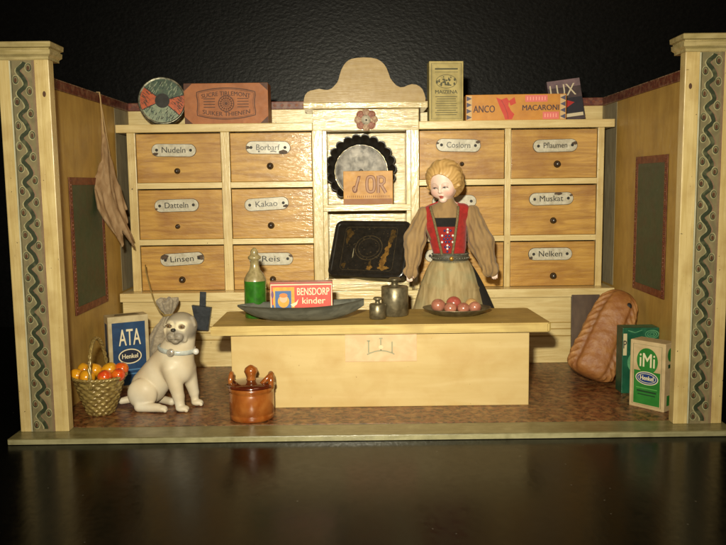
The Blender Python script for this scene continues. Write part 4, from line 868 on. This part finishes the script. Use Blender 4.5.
def c_body(P):
    C=np.tile(lin('e2c6b8'),(len(P),1)); q=HL(P)
    def el(c,r): return np.sqrt((((q-np.array(c))/np.array(r))**2).sum(1))
    fr=sstep(.2,.6,q[:,1])
    for s_ in (-1,1):
        C=blend(C,sstep(1.3,.3,el((s_*.95,1.3,-1.05),(.7,.9,.6)))*.45*fr,'c87a68')
        C=blend(C,sstep(1.5,.8,el((s_*.62,1.7,-.24),(.42,.5,.24)))*fr*.45,'b08878'); C=blend(C,sstep(1.15,.9,el((s_*.62,1.7,-.4),(.3,.5,.11)))*fr,'d0c8c0')
        C=blend(C,sstep(1.15,.85,el((s_*.62-.05,1.7,-.4),(.13,.5,.1)))*fr,'4a5662')
        C=blend(C,sstep(1.2,.8,el((s_*.62-.05,1.7,-.38),(.06,.5,.06)))*fr,'14100e')
        z=-.3-.2*((q[:,0]-s_*.62)/.4)**2
        C=blend(C,sstep(.075,.03,abs(q[:,2]-z))*sstep(.42,.36,abs(q[:,0]-s_*.62))*fr,'4a2e24')
        z=.16-.3*((q[:,0]-s_*.66)/.5)**2
        C=blend(C,sstep(.07,.02,abs(q[:,2]-z))*sstep(.46,.38,abs(q[:,0]-s_*.66))*fr*.5,'9a6c4c')
    C=blend(C,sstep(1.2,.85,el((0,1.75,-1.4),(.28,.5,.09)))*fr,'a8443c'); C=blend(C,sstep(1.2,.85,el((0,1.75,-1.58),(.25,.5,.11)))*fr,'b04840')
    C=blend(C,sstep(1.2,.7,el((0,1.75,-1.47),(.33,.5,.03)))*fr,'6c2420')
    for s_ in (-1,1): C=blend(C,sstep(1.2,.7,el((s_*.1,1.9,-.98),(.05,.4,.04)))*fr,'a05048')
    # painted black shoes
    C=blend(C,sstep(1.6,1.4,P[:,2]),'181412')
    return C
bisque=mat('bisque_paint','ffffff',rough=.5,vcol=True,coat=.1,crough=.3,sss=.08)
DO=(10.,20.,.05)
doll=thing('person','small porcelain woman in a red bodice and tan apron standing behind the counter, looking down','person',DO)
nets(f_body,(3.9,16.8,-.2),(16.6,22.9,27.2),.085,c_body,'body',bisque,doll,DO)
def f_hair(P):
    q=HL(P); d=sph(q,(0,-.25,.35),(2.25,2.15,2.2)); d=smin(d,sph(q,(0,-.7,-.9),(2.1,1.5,1.5)),.5)
    a=np.arctan2(q[:,0],q[:,2]-.2); rr_=np.hypot(q[:,0],q[:,2])
    d=d-.03*np.sin(a*15+np.sin(q[:,1]*3)*2.)-.07*np.sin(q[:,1]*3.6+np.abs(q[:,0])*3.2)
    cut=sph(q,(0,2.4,-.7),(1.72,2.6,2.05)); cut=smin(cut,sph(q,(0,2.2,-2.2),(1.5,2.2,1.4)),.3)
    d=ss(d,cut,.12)
    for s_ in (-1,1):
        for k in range(4):
            ang=.25+k*.42; c=(s_*1.7*math.sin(ang)*1.06,1.3-.25*k,-.7+2.05*math.cos(ang)); d=smin(d,sph(q,c,(.42,.26,.24)),.12)
    d=np.maximum(d,-2.4-q[:,2]); return d
def c_hair(P):
    q=HL(P); C=np.tile(lin('caa468'),(len(P),1)); s_=.5+.5*np.sin(np.arctan2(q[:,0],q[:,2])*30+np.sin(q[:,1]*3)*3); C=blend(C,s_*.45,'9c7438'); return C
nets(f_hair,(6.4,17.,21.0),(12.4,23.2,27.6),.08,c_hair,'hair',mat('hair_paint','ffffff',rough=.45,vcol=True,coat=.15,crough=.3),doll,DO)
tancl='96794f'
def torso(P,inf=0):
    d=cap(P,(9.55,20.3,19.3),(10.15,20.3,14.6),2.55+inf,1.75+inf,.72); d=smin(d,cap(P,(7.7,20.35,20.3),(11.6,20.35,20.5),.95+inf,.95+inf),.5); return d
def f_blouse(P):
    d=np.maximum(torso(P),P[:,2]-21.6); d=smin(d,cap(P,(9.7,20.2,21.0),(9.65,20.15,21.7),1.25,1.0),.3)
    f=.035*np.sin(P[:,2]*2.1+P[:,0]*1.6+1.)+.02*np.sin(P[:,2]*4.5-P[:,0]*1.5)
    a=cap(P,(6.9,20.2,20.35),(5.7,19.7,17.2),.85,1.2); a=smin(a,cap(P,(5.7,19.7,17.2),(5.4,18.8,14.5),1.25,.85),.5); a=smin(a,cap(P,(5.4,18.8,14.3),(5.25,18.5,13.5),.55,.85),.12)
    c=cap(P,(12.7,20.2,20.4),(13.8,19.7,17.0),.95,1.4); c=smin(c,cap(P,(13.8,19.7,17.),(14.4,18.9,14.7),1.45,1.05),.5); c=smin(c,cap(P,(14.4,18.9,14.5),(14.8,18.6,13.7),.7,1.0),.12)
    def fold(cxs,cys,k):
        cx=np.interp(P[:,2],[13.5,17,20.3],cxs); cy=np.interp(P[:,2],[13.5,17,20.3],cys)
        an=np.arctan2(P[:,1]-cy,P[:,0]-cx); return (.065*np.sin(k*an+.9*np.sin(P[:,2]*1.1))+.05*np.sin((k-4)*an-P[:,2]*1.3+1)+.04*np.sin(P[:,2]*2.9+3*an))*np.interp(P[:,2],[13.4,14.3,15,19.5,20.6],[1.3,.8,1,1,.4])
    a=a+fold([5.3,5.7,6.9],[18.5,19.7,20.2],9); c=c+fold([14.7,13.8,12.7],[18.6,19.7,20.2],10)
    s_=np.minimum(a,c)+f
    return smin(d,s_,.15)
nets(f_blouse,(3.6,16.6,12.2),(17,22.9,22.9),.1,None,'blouse',mat('tan_muslin',tancl,'826846',.9,scale=(1.6,1,.3),ns=1.2,bump=.3,bscale=9,bdist=.04,sheen=.15,dirt='a08a68',dscale=.5,damt=.25),doll,DO)
def vx(z): # inner edges of the bodice front
    t_=np.clip((z-15.6)/(21.3-15.6),0,1); return 8.95-1.35*t_, 10.25+.75*t_
def f_vest(P):
    d=torso(P,.14); l,r=vx(P[:,2]); front=P[:,1]<20.3
    open_=np.where(front,np.minimum(P[:,0]-l,r-P[:,0]),-5.)   # positive inside the opening
    d=np.maximum(d,open_)
    zz=P[:,2]; lo_=np.interp(zz,[15,17.2,19.5,21.4],[8.2,7.55,6.6,6.35]); hi_=np.interp(zz,[15,17.2,18.5,21.4],[11.7,12.35,12.75,12.55])
    d=np.maximum(d,np.maximum(lo_-P[:,0],P[:,0]-hi_)); d=np.maximum(d,15.1-zz); return np.maximum(d,-torso(P,-.1))
nets(f_vest,(5.5,17,14.5),(14,23.2,22.2),.075,None,'bodice',mat('red_felt','a01e18','88160f',.9,ns=2,bump=.25,bscale=12,bdist=.03,sheen=.2),doll,DO)
def f_front(P):
    d=torso(P,.07); l,r=vx(P[:,2]); d=np.maximum(d,np.maximum(l-P[:,0],P[:,0]-r)); d=np.maximum(d,P[:,1]-20); d=np.maximum(d,np.maximum(15.-P[:,2],P[:,2]-19.9)); return np.maximum(d,-torso(P,-.1))
def c_front(P):
    C=np.tile(lin('8e1e18'),(len(P),1)); C=blend(C,sstep(18.75,18.85,P[:,2]),'12100e'); return C
nets(f_front,(7,17,14.8),(12,20.5,20.1),.07,c_front,'front_panel',mat('front_cloth','ffffff',rough=.9,vcol=True),doll,DO)
def onT(x,z,off=.2):   # point on the torso front
    lo_,hi_=14.,20.2
    for _ in range(22):
        m_=(lo_+hi_)/2
        if torso(np.array([[x,m_,z]]))[0]>off: lo_=m_
        else: hi_=m_
    return (x,lo_,z)
b=MB(); b.T=Matrix.Translation((-DO[0],-DO[1],-DO[2]))
for side in (0,1):
    pts=[]
    for i in range(24):
        z=15.3+i*(21.2-15.3)/23; e=vx(np.array([z]))[side][0]; pts.append(onT(e,z,.2))
    b.tube(pts,.17,8,0)
    pts=[]
    for i in range(16):
        z=17.2+i*(4.0)/15; e=np.interp(z,[15,17.2,19.5,21.4] if side==0 else [15,17.2,18.5,21.4],[8.2,7.55,6.6,6.35] if side==0 else [11.7,12.35,12.75,12.55])+(.12 if side==0 else -.12); 
        if torso(np.array([[e,20.3,z]]))[0]<.1: pts.append(onT(e,z,.2))
    if len(pts)>3: b.tube(pts,.1,6,0)
b.build('trim',mat('olive_braid','7c6c48','5a4e34',.8,ns=5,bump=.5,bscale=9,bdist=.05),doll)
bc=[mat('blue_bead','24346e',rough=.15,coat=.5),mat('white_bead2','d8d4d0',rough=.15,coat=.5)]
cz0=17.35; BP=[(0,0,0)]+[(.42*math.cos(2*PI*k/6),.42*math.sin(2*PI*k/6),0) for k in range(6)]+[(.78*math.cos(2*PI*(k+.5)/6),.8*math.sin(2*PI*(k+.5)/6),1) for k in range(6)]+[(.0,1.15,1),(0,-1.2,1),(0,-1.55,0),(.38,1.0,0),(-.38,1.0,0),(.25,-1.0,0),(-.25,-1.0,0)]
b=MB(); b.T=Matrix.Translation((-DO[0],-DO[1],-DO[2]))
for dx,dz,m_ in BP: p=onT(9.62+dx*.95,cz0+dz,.12); b.sphere(p,.15,m_,10,8)
b.build('bead_ornament',bc,doll)
# belt
b=MB(); b.T=Matrix.Translation((-DO[0],-DO[1],-DO[2])); n=72; V=[];F=[]
for i in range(n):
    a=2*PI*i/n; c=(10.15,20.3)
    for j,(dz,dr) in enumerate(((-.62,.08),(-.5,.2),(0,.26),(.5,.2),(.62,.08))): V.append((c[0]+(2.0+dr)*math.cos(a),c[1]+(1.5+dr)*math.sin(a),14.95+dz+.15*math.cos(a)*-.3))
for i in range(n):
    for j in range(4): F.append((i*5+j,((i+1)%n)*5+j,((i+1)%n)*5+j+1,i*5+j+1))
b.add(V,F,0,True)
for i in range(n):
    a=2*PI*i/n
    if math.sin(a)<.1:
        for dz in (-.48,.48): b.sphere((10.15+2.24*math.cos(a),20.3+1.74*math.sin(a),14.95+dz),.09,1,7,5)
        if i%2: b.sphere((10.15+2.28*math.cos(a),20.3+1.78*math.sin(a),14.95),.13,1,7,5)
b.sphere((10.1,18.5,14.95),.28,2,14,8,(1,.5,1))
b.build('belt',[mat('belt_cloth','4e4a3c','3a382e',.6,ns=4),mat('belt_metal','7a786c','5c5a50',.35,ns=4,metal=.5),mat('belt_gold','9a7428',rough=.3,metal=.5)],doll)
def skirt(name,m,z0,z1,rx0,rx1,ry0,ry1,cx0,cx1,folds,amp,seed,tuck=None,a_lo=0,a_hi=2*PI):
    rnd=random.Random(seed); ph=[rnd.uniform(0,6) for _ in range(4)]
    b=MB(); b.T=Matrix.Translation((-DO[0],-DO[1],-DO[2])); n=180; k=60; V=[];F=[]
    full=(a_hi-a_lo)>6.2
    for i in range(k+1):
        t_=i/k; z=z0+(z1-z0)*t_; e=t_**.65
        for j in range(n):
            a=a_lo+(a_hi-a_lo)*j/(n if full else n-1)
            fo=amp*(t_**.6)*(math.sin(folds*a+ph[0]+t_*1.5)+.5*math.sin(folds*1.7*a+ph[1]-t_*2)+.35*math.sin(folds*3.1*a+ph[2]))
            q=0
            if tuck is not None:
                zt=tuck-.35*math.sin(a-3.9); q=.1*math.exp(-((z-zt)/.12)**2)
            V.append((cx0+(cx1-cx0)*t_+(rx0+(rx1-rx0)*e+fo+q)*math.cos(a),20.3+(ry0+(ry1-ry0)*e+fo*.8+q)*math.sin(a),z))
    for i in range(k):
        for j in range(n if full else n-1): F.append((i*n+j,i*n+(j+1)%n,(i+1)*n+(j+1)%n,(i+1)*n+j))
    b.add(V,F,0,True); o=b.build(name,m,doll); md=o.modifiers.new('thick','SOLIDIFY'); md.thickness=.0008; return o
skirt('underskirt',mat('black_wool','14110e','1a1612',.9,ns=3),14.6,1.2,1.85,6.3,1.3,1.5,10.2,12.0,9,.03,3)
skirt('apron',mat('tan_apron_cloth','a8946c','8c7850',.9,ns=1.2,scale=(1.6,1,.25),bump=.3,bscale=9,bdist=.04,dirt='8a9070',dscale=.45,damt=.6),14.7,2.5,2.0,5.6,1.52,3.75,10.15,9.85,7,.1,5,11.6,PI*.9,PI*1.93)
